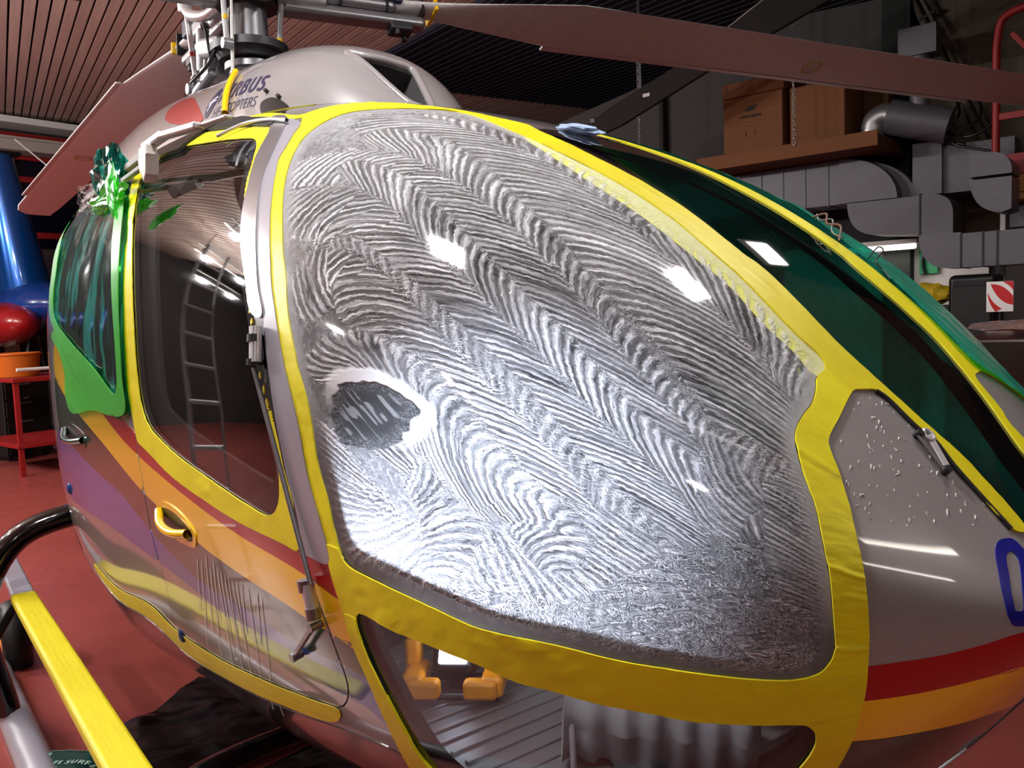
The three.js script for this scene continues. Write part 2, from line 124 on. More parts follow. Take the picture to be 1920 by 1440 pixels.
  flecks: [[0.6338,0.9468],[0.631,0.9365],[0.4754,0.8859],[0.4701,0.8745],[0.5136,0.7046],[0.5114,0.7008],[0.5409,0.9673],[0.5371,0.9482],[0.5714,0.6251],[0.5699,0.612],[0.6593,1.0424],[0.6562,1.0516],[0.5582,0.7205],[0.5571,0.7162],[0.6164,0.8383],[0.6115,0.8341],[0.5349,0.6365],[0.5324,0.6273],[0.5319,1.0006],[0.529,0.9864],[0.6063,0.6675],[0.6036,0.6595],[0.6142,0.8219],[0.6117,0.8172],[0.5655,0.7956],[0.5637,0.7926],[0.5565,0.6958],[0.5548,0.6928],[0.5962,0.9098],[0.5947,0.903],[0.4781,0.9295],[0.4748,0.9232],[0.6636,1.0056],[0.6622,1.0007],[0.4416,1.0276],[0.4358,1.0232],[0.6343,0.8726],[0.6294,0.8625],[0.6004,0.7835],[0.5971,0.7689],[0.6272,0.9377],[0.6227,0.9277],[0.6097,0.9231],[0.6075,0.919],[0.645,1.0402],[0.6431,1.0374],[0.6235,0.8443],[0.619,0.837],[0.5814,0.8864],[0.5786,0.8769],[0.5934,0.8046],[0.5906,0.7981],[0.4663,1.0681],[0.4645,1.0596],[0.6724,0.9186],[0.6675,0.9154],[0.5804,0.6172],[0.583,0.6092],[0.5785,0.8298],[0.5761,0.8264],[0.4991,0.9405],[0.4948,0.9289],[0.5935,0.65],[0.5904,0.6407],[0.5768,0.7297],[0.5749,0.7211],[0.609,0.9629],[0.6066,0.9509],[0.5589,1.0407],[0.5557,1.028],[0.637,0.9305],[0.6335,0.9147],[0.6425,0.9578],[0.6381,0.944],[0.5718,0.8383],[0.5687,0.8322],[0.518,0.9896],[0.5129,0.9698],[0.5899,1.031],[0.5877,1.025],[0.5577,0.7601],[0.5553,0.751],[0.611,0.8827],[0.6088,0.8773],[0.5998,0.9088],[0.5948,0.9022],[0.5878,0.6429],[0.5851,0.6381],[0.4819,0.9408],[0.4783,0.936],[0.6018,0.7849],[0.5975,0.7777],[0.5452,0.9471],[0.5439,0.9362],[0.4894,0.7507],[0.4868,0.7362],[0.6177,0.7311],[0.6156,0.7193],[0.453,0.9121],[0.4499,0.898],[0.6514,0.948],[0.6484,0.9408],[0.5648,0.6137],[0.5622,0.6059],[0.6489,0.9484],[0.6471,0.9472],[0.6762,0.9556],[0.6734,0.9461],[0.63,0.9274],[0.6282,0.9243],[0.6095,0.674],[0.6084,0.6644],[0.4559,0.9192],[0.4513,0.9096],[0.6039,0.9743],[0.5998,0.978],[0.6188,1.0423],[0.6165,1.0388],[0.5211,1.051],[0.5188,1.0452],[0.5317,0.8074],[0.5268,0.7986],[0.4875,0.8388],[0.4845,0.8213],[0.6695,0.8757],[0.6673,0.8742],[0.5712,1.0416],[0.5677,1.0287],[0.5052,0.9055],[0.5021,0.8952],[0.5661,1.0018],[0.5624,0.9948],[0.6172,0.7229],[0.6147,0.7135],[0.622,0.8714],[0.6204,0.8679],[0.6489,0.9555],[0.6492,0.9374],[0.5169,0.6863],[0.5137,0.6725],[0.5138,0.6551],[0.513,0.6474],[0.5976,0.995],[0.5956,0.994],[0.5824,0.6655],[0.5859,0.6554],[0.5939,0.8701],[0.5891,0.8607],[0.5974,0.8565],[0.595,0.8546],[0.6105,0.7566],[0.6084,0.7545],[0.6767,1.0066],[0.6729,1.0039],[0.6648,1.0367],[0.6595,1.0219],[0.5858,0.6607],[0.5842,0.6501],[0.4847,0.8285],[0.4802,0.8104],[0.5855,0.7122],[0.5833,0.7064],[0.4646,1.0141],[0.4599,1.0103],[0.5062,0.7597],[0.5009,0.7502],[0.6218,0.8412],[0.6168,0.8331],[0.5248,0.8471],[0.5238,0.8423],[0.5703,0.6526],[0.5692,0.6414],[0.5593,0.599],[0.5565,0.5968],[0.6481,0.7861],[0.6462,0.7772],[0.5699,1.0128],[0.5661,1.0151],[0.4453,0.8642],[0.4438,0.8568],[0.5687,0.8294],[0.5698,0.8136],[0.6153,0.7656],[0.6134,0.7594],[0.5626,0.9284],[0.5599,0.9182],[0.5272,0.7415],[0.5256,0.7314],[0.5962,0.7851],[0.5937,0.7723]],
  cloth: [[1.3963,1.1857],[1.4097,1.2771],[1.4252,1.3674],[1.4953,1.5141],[1.3924,1.3342],[1.3711,1.2182]],
  wire: [[1.0663,1.6501],[1.0528,1.6461],[1.0267,1.6202],[1.0089,1.6116],[0.9801,1.5838],[0.9464,1.6526],[0.9721,1.7319],[0.9583,1.7196],[0.9321,1.6521],[0.9173,1.6563],[0.8925,1.6427]],
  mouth: [[1.8232,0.4792],[1.7777,0.5286],[1.7475,0.6228],[1.7251,0.6944],[1.6846,0.6854],[1.615,0.6545],[1.5528,0.6059],[1.5727,0.4783],[1.6323,0.4649],[1.7022,0.4672],[1.7662,0.4733]],
  red_patch: [[2.6962,0.2679],[2.7639,0.3152],[2.7648,0.3462],[2.6168,0.3453],[2.4611,0.2856],[2.3574,0.2316],[2.313,0.201]],
  yellow_handle: [[2.2603,0.3497],[2.2098,0.2925],[2.175,0.2411],[2.1394,0.1885]],
};
// wipes of the polishing pad: name, [along, around, half width]..., slant and bow of the barbs, their spacing, share of loose hairs
const STROKES = [
  ['A',[[1.4317,0.9451,0.1044],[1.2776,0.9531,0.105],[1.1414,0.9324,0.0901],[1.0291,0.9001,0.0815],[0.9475,0.9143,0.0859],[0.8564,0.9047,0.0886],[0.7863,0.8796,0.0832],[0.7405,0.8475,0.0659]],-1.2,-0.4,0.021,0.12],
  ['B2',[[1.4607,0.8898,0.1024],[1.2983,0.8916,0.1049],[1.1606,0.8697,0.1031],[1.0255,0.8269,0.0969],[0.921,0.7863,0.0975],[0.8315,0.7445,0.0994],[0.7563,0.6825,0.0949],[0.6987,0.6069,0.0796]],0.65,-0.25,0.02,0.1],
  ['B',[[1.4373,0.8239,0.0597],[1.3594,0.8236,0.0762],[1.2089,0.7593,0.0648],[1.0863,0.7062,0.0607],[1.0066,0.6616,0.0579],[0.9208,0.6004,0.0608],[0.8509,0.5368,0.0698],[0.7829,0.4871,0.0829],[0.7234,0.4177,0.081]],-1.7,-0.6,0.022,0.08],
  ['C',[[1.4833,0.642,0.0676],[1.389,0.6886,0.0976],[1.2632,0.6826,0.0893],[1.1462,0.6455,0.0857],[1.0383,0.5955,0.0833],[0.9384,0.5291,0.0836],[0.8578,0.4649,0.0845],[0.7847,0.4034,0.0852]],0.65,-0.25,0.0165,0.06],
  ['D',[[1.4225,0.6929,0.0341],[1.3464,0.6772,0.0497],[1.2327,0.6276,0.0543],[1.1452,0.5818,0.0557],[1.0512,0.5364,0.0594],[0.9667,0.4888,0.0648],[0.8807,0.4293,0.0763],[0.8038,0.3872,0.0873],[0.7443,0.3477,0.085]],-1.7,-0.6,0.0225,0.06],
  ['E',[[1.4607,0.5416,0.0668],[1.3725,0.5644,0.091],[1.2428,0.5168,0.083],[1.1239,0.4662,0.0825],[1.029,0.4135,0.0843],[0.9356,0.3483,0.0924],[0.8589,0.2937,0.0965],[0.8134,0.2124,0.086],[0.8057,0.1232,0.0462]],0.65,-0.25,0.0165,0.05],
  ['F',[[1.3274,0.4898,0.0475],[1.246,0.4686,0.0474],[1.1679,0.4282,0.0508],[1.0994,0.3947,0.055],[1.0273,0.35,0.06],[0.9672,0.2844,0.0694],[0.9127,0.225,0.082],[0.8687,0.1649,0.0895],[0.8548,0.0934,0.0601]],-1.5,-0.5,0.022,0.45],
  ['G',[[1.3771,0.3678,0.0532],[1.3413,0.4321,0.0699],[1.26,0.4103,0.0774],[1.1622,0.3512,0.0802],[1.0864,0.2974,0.0817],[1.0183,0.2408,0.0837],[0.9631,0.1794,0.0822],[0.9411,0.0998,0.0544],[0.9586,-0.0064,0.029]],0.65,-0.25,0.019,0.05],
  ['K1',[[0.8974,0.101,0.0926],[0.8782,-0.0039,0.1166],[0.8154,-0.0283,0.1332],[0.738,0.0259,0.1379],[0.6682,0.1455,0.1172],[0.624,0.3171,0.0572]],0.3,0.3,0.02,0.9],
  ['K2',[[1.0597,-0.1462,0.0455],[0.9632,-0.1116,0.0625],[0.8682,-0.1219,0.0743],[0.776,-0.1089,0.0797],[0.6915,-0.0629,0.0923],[0.6266,0.0927,0.0849]],0.3,0.3,0.02,0.85],
  ['L',[[0.7314,0.3121,0.0313],[0.7223,0.4369,0.0438],[0.6935,0.507,0.1042],[0.6515,0.4648,0.1007],[0.6096,0.3122,0.0742],[0.5948,0.1401,0.0432]],0.8,-0.4,0.02,0.3],
  ['J',[[1.1237,-0.0904,0.0535],[1.0544,-0.0583,0.0637],[0.9745,-0.027,0.0713],[0.9052,0.0642,0.0726],[0.8545,0.1557,0.0588]],0,0,0.017,0.3],
  ['I',[[1.3315,0.06,0.0588],[1.2937,-0.0381,0.0901],[1.2352,-0.0857,0.0947],[1.1597,-0.0956,0.0719],[1.1147,-0.0865,0.0461]],0.8,-0.3,0.018,0.25],
  ['I2',[[1.1908,0.1124,0.0375],[1.1408,0.1101,0.0673],[1.1077,0.0531,0.0725],[1.1028,-0.0287,0.0522],[1.1244,-0.1011,0.0334]],-1,-0.5,0.02,0.1],
  ['H',[[1.3302,0.2318,0.0346],[1.2701,0.2901,0.0546],[1.1909,0.2848,0.0763],[1.1246,0.2338,0.0837],[1.0642,0.1671,0.0911],[1.0088,0.115,0.094],[0.9635,0.0883,0.0797],[0.9543,0.0096,0.0412]],-1.3,-0.8,0.022,0.05],
];
const HOLE = [[1.2239,0.181],[1.1543,0.2025],[1.2362,0.2475],[1.3009,0.1788],[1.2865,0.0811],[1.1954,0.116],[1.1421,0.2349],[1.1627,0.1663]];

function spline(xs, ys) {
  const n = xs.length, h = [], A = [], r = []; for (let i = 0; i < n - 1; i++) h.push(xs[i + 1] - xs[i]);
  const a = new Array(n).fill(0), b = new Array(n).fill(1), c = new Array(n).fill(0), d = new Array(n).fill(0);
  for (let i = 1; i < n - 1; i++) { a[i] = h[i - 1]; b[i] = 2 * (h[i - 1] + h[i]); c[i] = h[i]; d[i] = 6 * ((ys[i + 1] - ys[i]) / h[i] - (ys[i] - ys[i - 1]) / h[i - 1]); }
  for (let i = 1; i < n; i++) { const k = a[i] / b[i - 1]; b[i] -= k * c[i - 1]; d[i] -= k * d[i - 1]; }
  const m = new Array(n).fill(0); m[n - 1] = d[n - 1] / b[n - 1]; for (let i = n - 2; i >= 0; i--) m[i] = (d[i] - c[i] * m[i + 1]) / b[i];
  return x => { let i = 0; while (i < n - 2 && x > xs[i + 1]) i++; const p = (xs[i + 1] - x) / h[i], q = (x - xs[i]) / h[i]; return p * ys[i] + q * ys[i + 1] + ((p * p * p - p) * m[i] + (q * q * q - q) * m[i + 1]) * h[i] * h[i] / 6; };
}
// the skin: nose at the origin, tail along -x, starboard +z; superelliptic frames along a
const ST = [0, 0.05, 0.2, 0.5, 1, 1.6, 2.3, 3.2, 4.3].map(Math.sqrt);
const hW = spline(ST, [0, 0.2227, 0.4329, 0.6113, 0.7196, 0.7469, 0.7602, 0.7368, 0.4239]);
const hT = spline(ST, [1.0, 1.0753, 1.2627, 1.5633, 1.8632, 2.0735, 2.1835, 2.2111, 2.1884]);
const hB = spline(ST, [1.0, 0.9305, 0.7298, 0.5633, 0.428, 0.3371, 0.2851, 0.3212, 0.8583]);
const MF = 0.55829, NU = 2.67223, NL = 2.94182, KB = 0.85;
function hull(a, b) {
  const u = a / 1.4, p = b / KB, w = hW(u), T = hT(u), B = hB(u), ym = B + MF * (T - B), c = Math.cos(p), s = Math.sin(p), n = s > 0 ? NU : NL;
  const r = Math.pow(Math.pow(Math.abs(c), n) + Math.pow(Math.abs(s), n), -1 / n);
  return [-u * u, ym + (s > 0 ? T - ym : ym - B) * r * s, w * r * c];
}
const CX = [1.45, 1.6, 1.75, 1.95, 2.2, 2.5, 3.0, 3.6, 4.2];
const cT = spline(CX, [1.9649, 2.1067, 2.248, 2.3514, 2.4066, 2.4292, 2.4842, 2.4633, 2.3664]), cWd = spline(CX, [0.1156, 0.1966, 0.2815, 0.3585, 0.404, 0.444, 0.4968, 0.5018, 0.4572]);
function cowl(a, b) {
  const p = b / 0.4, w = cWd(a), h = cT(a) - 1.93, c = Math.cos(p), s = Math.sin(p), n = 2.3, r = Math.pow(Math.pow(Math.abs(c), n) + Math.pow(Math.abs(s), n), -1 / n);
  return [-a, 1.93 + h * r * s, w * r * c];
}
function surfNormal(S, a, b, out) {
  const e = 2e-3, p = S(a + e, b), q = S(a - e, b), r = S(a, b + e), s = S(a, b - e);
  const ux = p[0] - q[0], uy = p[1] - q[1], uz = p[2] - q[2], vx = r[0] - s[0], vy = r[1] - s[1], vz = r[2] - s[2];
  let x = uy * vz - uz * vy, y = uz * vx - ux * vz, z = ux * vy - uy * vx; const l = -1 / Math.hypot(x, y, z); // b turns upward, a runs aft
  out[0] = x * l; out[1] = y * l; out[2] = z * l; return out;
}
// closed outline -> smooth polyline -> signed distance (negative inside)
function smoothLoop(P, n = 5, closed = true) {
  const c = new THREE.CatmullRomCurve3(P.map(p => V(p[0], p[1], 0)), closed, 'centripetal'); return c.getPoints(P.length * n).map(p => [p.x, p.y]);
}
function loopField(P, n = 5) {
  const L = smoothLoop(P, n), m = L.length - 1; let x0 = 1e9, x1 = -1e9, y0 = 1e9, y1 = -1e9;
  for (const p of L) { x0 = Math.min(x0, p[0]); x1 = Math.max(x1, p[0]); y0 = Math.min(y0, p[1]); y1 = Math.max(y1, p[1]); }
  const f = (x, y) => {
    const ox = Math.max(x0 - x, 0, x - x1), oy = Math.max(y0 - y, 0, y - y1), o = Math.hypot(ox, oy); if (o > 0.06) return o;
    let d = 1e9, inside = false;
    for (let i = 0; i < m; i++) {
      const a = L[i], b = L[i + 1], ex = b[0] - a[0], ey = b[1] - a[1], px = x - a[0], py = y - a[1];
      let k = (px * ex + py * ey) / (ex * ex + ey * ey + 1e-12); k = k < 0 ? 0 : k > 1 ? 1 : k; const qx = px - k * ex, qy = py - k * ey, dd = qx * qx + qy * qy; if (dd < d) d = dd;
      if ((a[1] > y) !== (b[1] > y) && x < a[0] + (y - a[1]) * ex / ey) inside = !inside;
    }
    d = Math.sqrt(d); return inside ? -d : d;
  };
  f.box = [x0, x1, y0, y1]; return f;
}
const mir = f => { const g = (a, b) => f(a, Math.PI * KB - b); g.box = [f.box[0], f.box[1], Math.PI * KB - f.box[3], Math.PI * KB - f.box[2]]; return g; };
const cut = (f, ...gs) => { const r = (a, b) => { let v = f(a, b); for (const g of gs) v = Math.max(v, -g(a, b)); return v; }; r.box = f.box; return r; };
const both = (f, ...gs) => { const r = (a, b) => { let v = f(a, b); for (const g of gs) v = Math.max(v, g(a, b)); return v; }; r.box = f.box; return r; };
const grow = (f, k) => { const r = (a, b) => f(a, b) - k; r.box = [f.box[0] - k, f.box[1] + k, f.box[2] - k, f.box[3] + k]; return r; };
// a piece of skin: the part of surface S where field < 0, lifted by off, with edges going down by thick; lift(a, b) adds wrinkles
function panel(S, field, h, off, thick = 0, lift, solid = false) {
  const [x0, x1, y0, y1] = field.box, nx = Math.max(2, Math.ceil((x1 - x0) / h) + 2), ny = Math.max(2, Math.ceil((y1 - y0) / h) + 2), hx = (x1 - x0 + 2 * h) / (nx - 1), hy = (y1 - y0 + 2 * h) / (ny - 1);
  const F = new Float32Array(nx * ny); for (let j = 0; j < ny; j++) for (let i = 0; i < nx; i++) { let v = field(x0 - h + i * hx, y0 - h + j * hy); if (Math.abs(v) < 1e-6) v = 1e-6; F[j * nx + i] = v; }
  const pos = [], nor = [], uv = [], idx = [], rim = [], key = new Map(), N = [0, 0, 0], pos2 = [];
  const vert = (a, b) => { a = Math.max(a, 0.03); const p = S(a, b); surfNormal(S, a, b, N); const o = off + (lift ? lift(a, b) : 0); pos.push(p[0] + N[0] * o, p[1] + N[1] * o, p[2] + N[2] * o); pos2.push(p[0] + N[0] * (o - thick), p[1] + N[1] * (o - thick), p[2] + N[2] * (o - thick)); nor.push(N[0], N[1], N[2]); uv.push((a - x0) / (x1 - x0), (b - y0) / (y1 - y0)); return pos.length / 3 - 1; };
  const gv = k => { let v = key.get(k); if (v === undefined) { const i = k % nx, j = (k - i) / nx; v = vert(x0 - h + i * hx, y0 - h + j * hy); key.set(k, v); } return v; };
  const ev = (k, l) => { const q = k < l ? k * 4e6 + l + 1e8 * 1e5 : l * 4e6 + k + 1e8 * 1e5; let v = key.get(q); if (v === undefined) { const t = F[k] / (F[k] - F[l]), i = k % nx, j = (k - i) / nx, m = l % nx, n = (l - m) / nx; v = vert(x0 - h + (i + (m - i) * t) * hx, y0 - h + (j + (n - j) * t) * hy); key.set(q, v); } return v; };
  const tri = (p, q, r) => {
    const s = (F[p] < 0) + (F[q] < 0) + (F[r] < 0); if (!s) return;
    if (s === 3) { idx.push(gv(p), gv(q), gv(r)); return; }
    while (!((s === 1 && F[p] < 0) || (s === 2 && F[p] >= 0))) { const t = p; p = q; q = r; r = t; }
    const a = ev(p, q), b = ev(p, r);
    if (s === 1) { idx.push(gv(p), a, b); rim.push(a, b); } else { idx.push(a, gv(q), gv(r), a, gv(r), b); rim.push(b, a); }
  };
  for (let j = 0; j < ny - 1; j++) for (let i = 0; i < nx - 1; i++) { const k = j * nx + i; if (F[k] > 3 * h && F[k + 1] > 3 * h && F[k + nx] > 3 * h) continue; tri(k, k + nx, k + 1); tri(k + 1, k + nx, k + nx + 1); }
  if (lift) { // shading of the wrinkles
    const n2 = new Float32Array(pos.length); for (let i = 0; i < idx.length; i += 3) { const A = idx[i] * 3, B = idx[i + 1] * 3, C = idx[i + 2] * 3; const ux = pos[B] - pos[A], uy = pos[B + 1] - pos[A + 1], uz = pos[B + 2] - pos[A + 2], vx = pos[C] - pos[A], vy = pos[C + 1] - pos[A + 1], vz = pos[C + 2] - pos[A + 2]; const x = uy * vz - uz * vy, y = uz * vx - ux * vz, z = ux * vy - uy * vx; for (const q of [A, B, C]) { n2[q] += x; n2[q + 1] += y; n2[q + 2] += z; } }
    for (let i = 0; i < n2.length; i += 3) { const l = Math.hypot(n2[i], n2[i + 1], n2[i + 2]) || 1, sg = n2[i] * nor[i] + n2[i + 1] * nor[i + 1] + n2[i + 2] * nor[i + 2] < 0 ? -1 : 1; nor[i] = sg * n2[i] / l; nor[i + 1] = sg * n2[i + 1] / l; nor[i + 2] = sg * n2[i + 2] / l; }
  }
  if (thick > 0) {
    const P = (k, arr) => V(arr[k * 3], arr[k * 3 + 1], arr[k * 3 + 2]);
    for (let i = 0; i < rim.length; i += 2) {
      const A = rim[i], B = rim[i + 1], a = P(A, pos), b = P(B, pos), c = P(A, pos2), d = P(B, pos2), n = b.clone().sub(a).cross(c.clone().sub(a)).normalize(), o = pos.length / 3;
      for (const q of [a, b, d, c]) { pos.push(q.x, q.y, q.z); nor.push(n.x, n.y, n.z); uv.push(uv[A * 2], uv[A * 2 + 1]); pos2.push(0, 0, 0); }
      idx.push(o, o + 1, o + 2, o, o + 2, o + 3);
    }
  }
  const g = new THREE.BufferGeometry(); g.setAttribute('position', new THREE.Float32BufferAttribute(pos, 3)); g.setAttribute('normal', new THREE.Float32BufferAttribute(nor, 3)); g.setAttribute('uv', new THREE.Float32BufferAttribute(uv, 2)); g.setIndex(idx); return g;
}
// a point of the skin lifted by o, in the helicopter's own axes
function skin(a, b, o = 0, S = hull) { const N = [0, 0, 0], p = S(a, b); surfNormal(S, a, b, N); return [p[0] + N[0] * o, p[1] + N[1] * o, p[2] + N[2] * o]; }
// ------------------------------------------------------------------ the compound smeared over the windscreen: thickness of the paste, texel by texel
function compoundTexture(bx, R, field) {
  const [x0, x1, y0, y1] = bx, sx = (x1 - x0) / R, sy = (y1 - y0) / R, val = new Float32Array(R * R), sm = (a, b, t) => { t = (t - a) / (b - a); t = t < 0 ? 0 : t > 1 ? 1 : t; return t * t * (3 - 2 * t); };
  // ground coat: thin, hairy, thinner towards the lower rim where the pad did not reach
  for (let j = 0; j < R; j++) for (let i = 0; i < R; i++) {
    const x = x0 + i * sx, y = y0 + j * sy, g = 0.55 * noise(x * 170 + 3 * noise(x * 40, y * 40, 8), y * 90, 4) + 0.45 * noise(x * 420, y * 260, 6), h = fbm(x * 7, y * 7, 2, 3);
    val[j * R + i] = 0.12 + 0.42 * Math.pow(g, 1.6) * (0.4 + h) + 0.20 * sm(0.7, 0.95, y + 0.25 * (x - 1.2)) * (0.7 + 0.5 * h);
  }
  for (const [nm, P, k1, k2, lam0, fur] of STROKES) {
    const C = new THREE.CatmullRomCurve3(P.map(p => V(p[0], p[1], p[2])), false, 'centripetal').getPoints(P.length * 3), n = C.length, S = [0]; for (let i = 1; i < n; i++) S.push(S[i - 1] + Math.hypot(C[i].x - C[i - 1].x, C[i].y - C[i - 1].y));
    let a0 = 1e9, a1 = -1e9, b0 = 1e9, b1 = -1e9; for (const p of C) { a0 = Math.min(a0, p.x - p.z * 1.15); a1 = Math.max(a1, p.x + p.z * 1.15); b0 = Math.min(b0, p.y - p.z * 1.15); b1 = Math.max(b1, p.y + p.z * 1.15); }
    const sd = nm.charCodeAt(0) * 7 + nm.length * 3, ex = [], ey = [], ee = [];
    for (let k = 0; k < n - 1; k++) { ex.push(C[k + 1].x - C[k].x); ey.push(C[k + 1].y - C[k].y); ee.push(ex[k] * ex[k] + ey[k] * ey[k]); }
    for (let j = Math.max(0, Math.floor((b0 - y0) / sy)); j < Math.min(R, (b1 - y0) / sy); j++) for (let i = Math.max(0, Math.floor((a0 - x0) / sx)); i < Math.min(R, (a1 - x0) / sx); i++) {
      const x = x0 + i * sx, y = y0 + j * sy; let best = 1e9, kb = 0, tb = 0;
      for (let k = 0; k < n - 1; k++) { const px = x - C[k].x, py = y - C[k].y; let t = (px * ex[k] + py * ey[k]) / ee[k]; t = t < 0 ? 0 : t > 1 ? 1 : t; const dx = px - t * ex[k], dy = py - t * ey[k], d = dx * dx + dy * dy; if (d < best) { best = d; kb = k; tb = t; } }
      const hw = C[kb].z + tb * (C[kb + 1].z - C[kb].z), d = Math.sqrt(best) / hw; if (d > 1.15) continue;
      const edge = 1 + 0.14 * (noise(x * 60, y * 60, sd) - 0.5) + 0.12 * (noise(x * 220, y * 220, sd) - 0.5); if (d > edge) continue;
      const L = Math.sqrt(ee[kb]), px = x - C[kb].x, py = y - C[kb].y, s = S[kb] + (px * ex[kb] + py * ey[kb]) / L, q = Math.max(-1, Math.min(1, (ex[kb] * py - ey[kb] * px) / L / hw));
      // barbs left by the turning pad: each is an arc slanting across the path
      const wav = 0.006 * (fbm(x * 20, y * 20, sd + 3, 2) - 0.5) + 0.0042 * (noise(x * 130, y * 130, sd + 4) - 0.5) + 0.0026 * (noise(x * 330, y * 330, sd + 6) - 0.5), cs = s + hw * (k1 * q + k2 * q * q) + wav, ph = cs / lam0, id = Math.floor(ph), fr = ph - id;
      const w0 = 0.35 + 0.3 * hash(id, 3, sd), r = Math.exp(-Math.pow((fr - 0.5) / (w0 * 0.55), 2)), amp = 0.35 + 0.65 * hash(id, 9, sd), patch = noise(cs * 16, q * 1.5 + s * 4, sd + 2);
      const fib = noise(cs * 300, q * 3 + s * 9, sd + 9), fine = noise(cs * 760, q * 6 + s * 17, sd + 5);
      let v = 0.10 + (0.26 + 0.56 * amp) * r * (0.45 + 0.75 * patch) + 0.46 * (fib - 0.42) * (0.35 + r) + 0.34 * (fine - 0.47) * (0.5 + r) + 0.24 * (fbm(x * 6, y * 6, 31, 2) - 0.45);
      const wx = 0.05 * noise(x * 30, y * 30, 3), hair = noise(x * 230 + 900 * wx, y * 230 - 700 * wx, 21), hair2 = noise(x * 520, y * 360 + 900 * wx, 22), hv = Math.pow(Math.max(0, 1 - Math.abs(hair - 0.5) * 4.6), 1.2) * (0.55 + 0.9 * hair2) * (0.6 + 0.6 * noise(x * 18, y * 18, 25)) + 0.05 + 0.25 * Math.pow(hair2, 3);
      const fe = Math.max(fur, 0.8 * sm(0.72, 1.0, d)); v = v * (1 - fe) + hv * fe;
      const o = j * R + i, w = 1 - 0.5 * sm(edge * 0.92, edge, d); val[o] = val[o] * (1 - w) + v * w;
    }
  }
  // the spot rubbed clean, with its pushed-up rim
  const hole = loopField([HOLE[1], HOLE[6], [HOLE[2][0] - 0.035, HOLE[2][1] + 0.008], HOLE[2], [HOLE[3][0] - 0.018, HOLE[3][1] + 0.04], HOLE[3], [HOLE[4][0] + 0.012, HOLE[4][1] + 0.045], HOLE[4], HOLE[5], HOLE[7]]);
  for (let j = 0; j < R; j++) for (let i = 0; i < R; i++) {
    const x = x0 + i * sx, y = y0 + j * sy, o = j * R + i; let v = val[o];
    const hd = hole(x, y) + 0.008 * (noise(x * 90, y * 90, 60) - 0.5);
    if (hd < 0.03) {
      if (hd < 0) { const g = noise(x * 500, y * 360, 61); v = 0.05 + 0.22 * Math.pow(g, 2) * sm(-0.035, -0.004, hd) + 0.20 * sm(0.62, 0.75, noise((x + y) * 26, (x - y) * 120, 62)) * sm(-0.01, -0.03, hd); }
      const up = y - HOLE[0][1] - 0.3 * (x - HOLE[0][0]); const rimw = sm(-0.07, 0.03, up); v = v + (0.95 - v) * rimw * sm(-0.004, 0.0, hd) * (1 - sm(0.006 + 0.012 * rimw, 0.014 + 0.018 * rimw, hd));
    }
    const fd = -field(x, y); // distance from the tape, where the pad slides off: bare, patchy glass along the lower rim, a wiped veil along the upper
    if (fd < 0.06) { const low = sm(0.25, -0.02, y), e = sm(0.004, 0.024 + 0.02 * low + 0.016 * noise(x * 40, y * 40, 66), fd); v = v * e + (0.10 + 0.30 * (1 - low) + 0.08 * noise(x * 200, y * 200, 67)) * (1 - e); }
    val[o] = v < 0.03 ? 0.03 : v > 1 ? 1 : v;
  }
  const d = new Uint8Array(R * R * 4); for (let k = 0; k < R * R; k++) { const v = val[k] * 255; d[4 * k] = d[4 * k + 1] = d[4 * k + 2] = v; d[4 * k + 3] = 255; }
  const t = new THREE.DataTexture(d, R, R); t.magFilter = t.minFilter = THREE.LinearFilter; t.needsUpdate = true; return t;
}

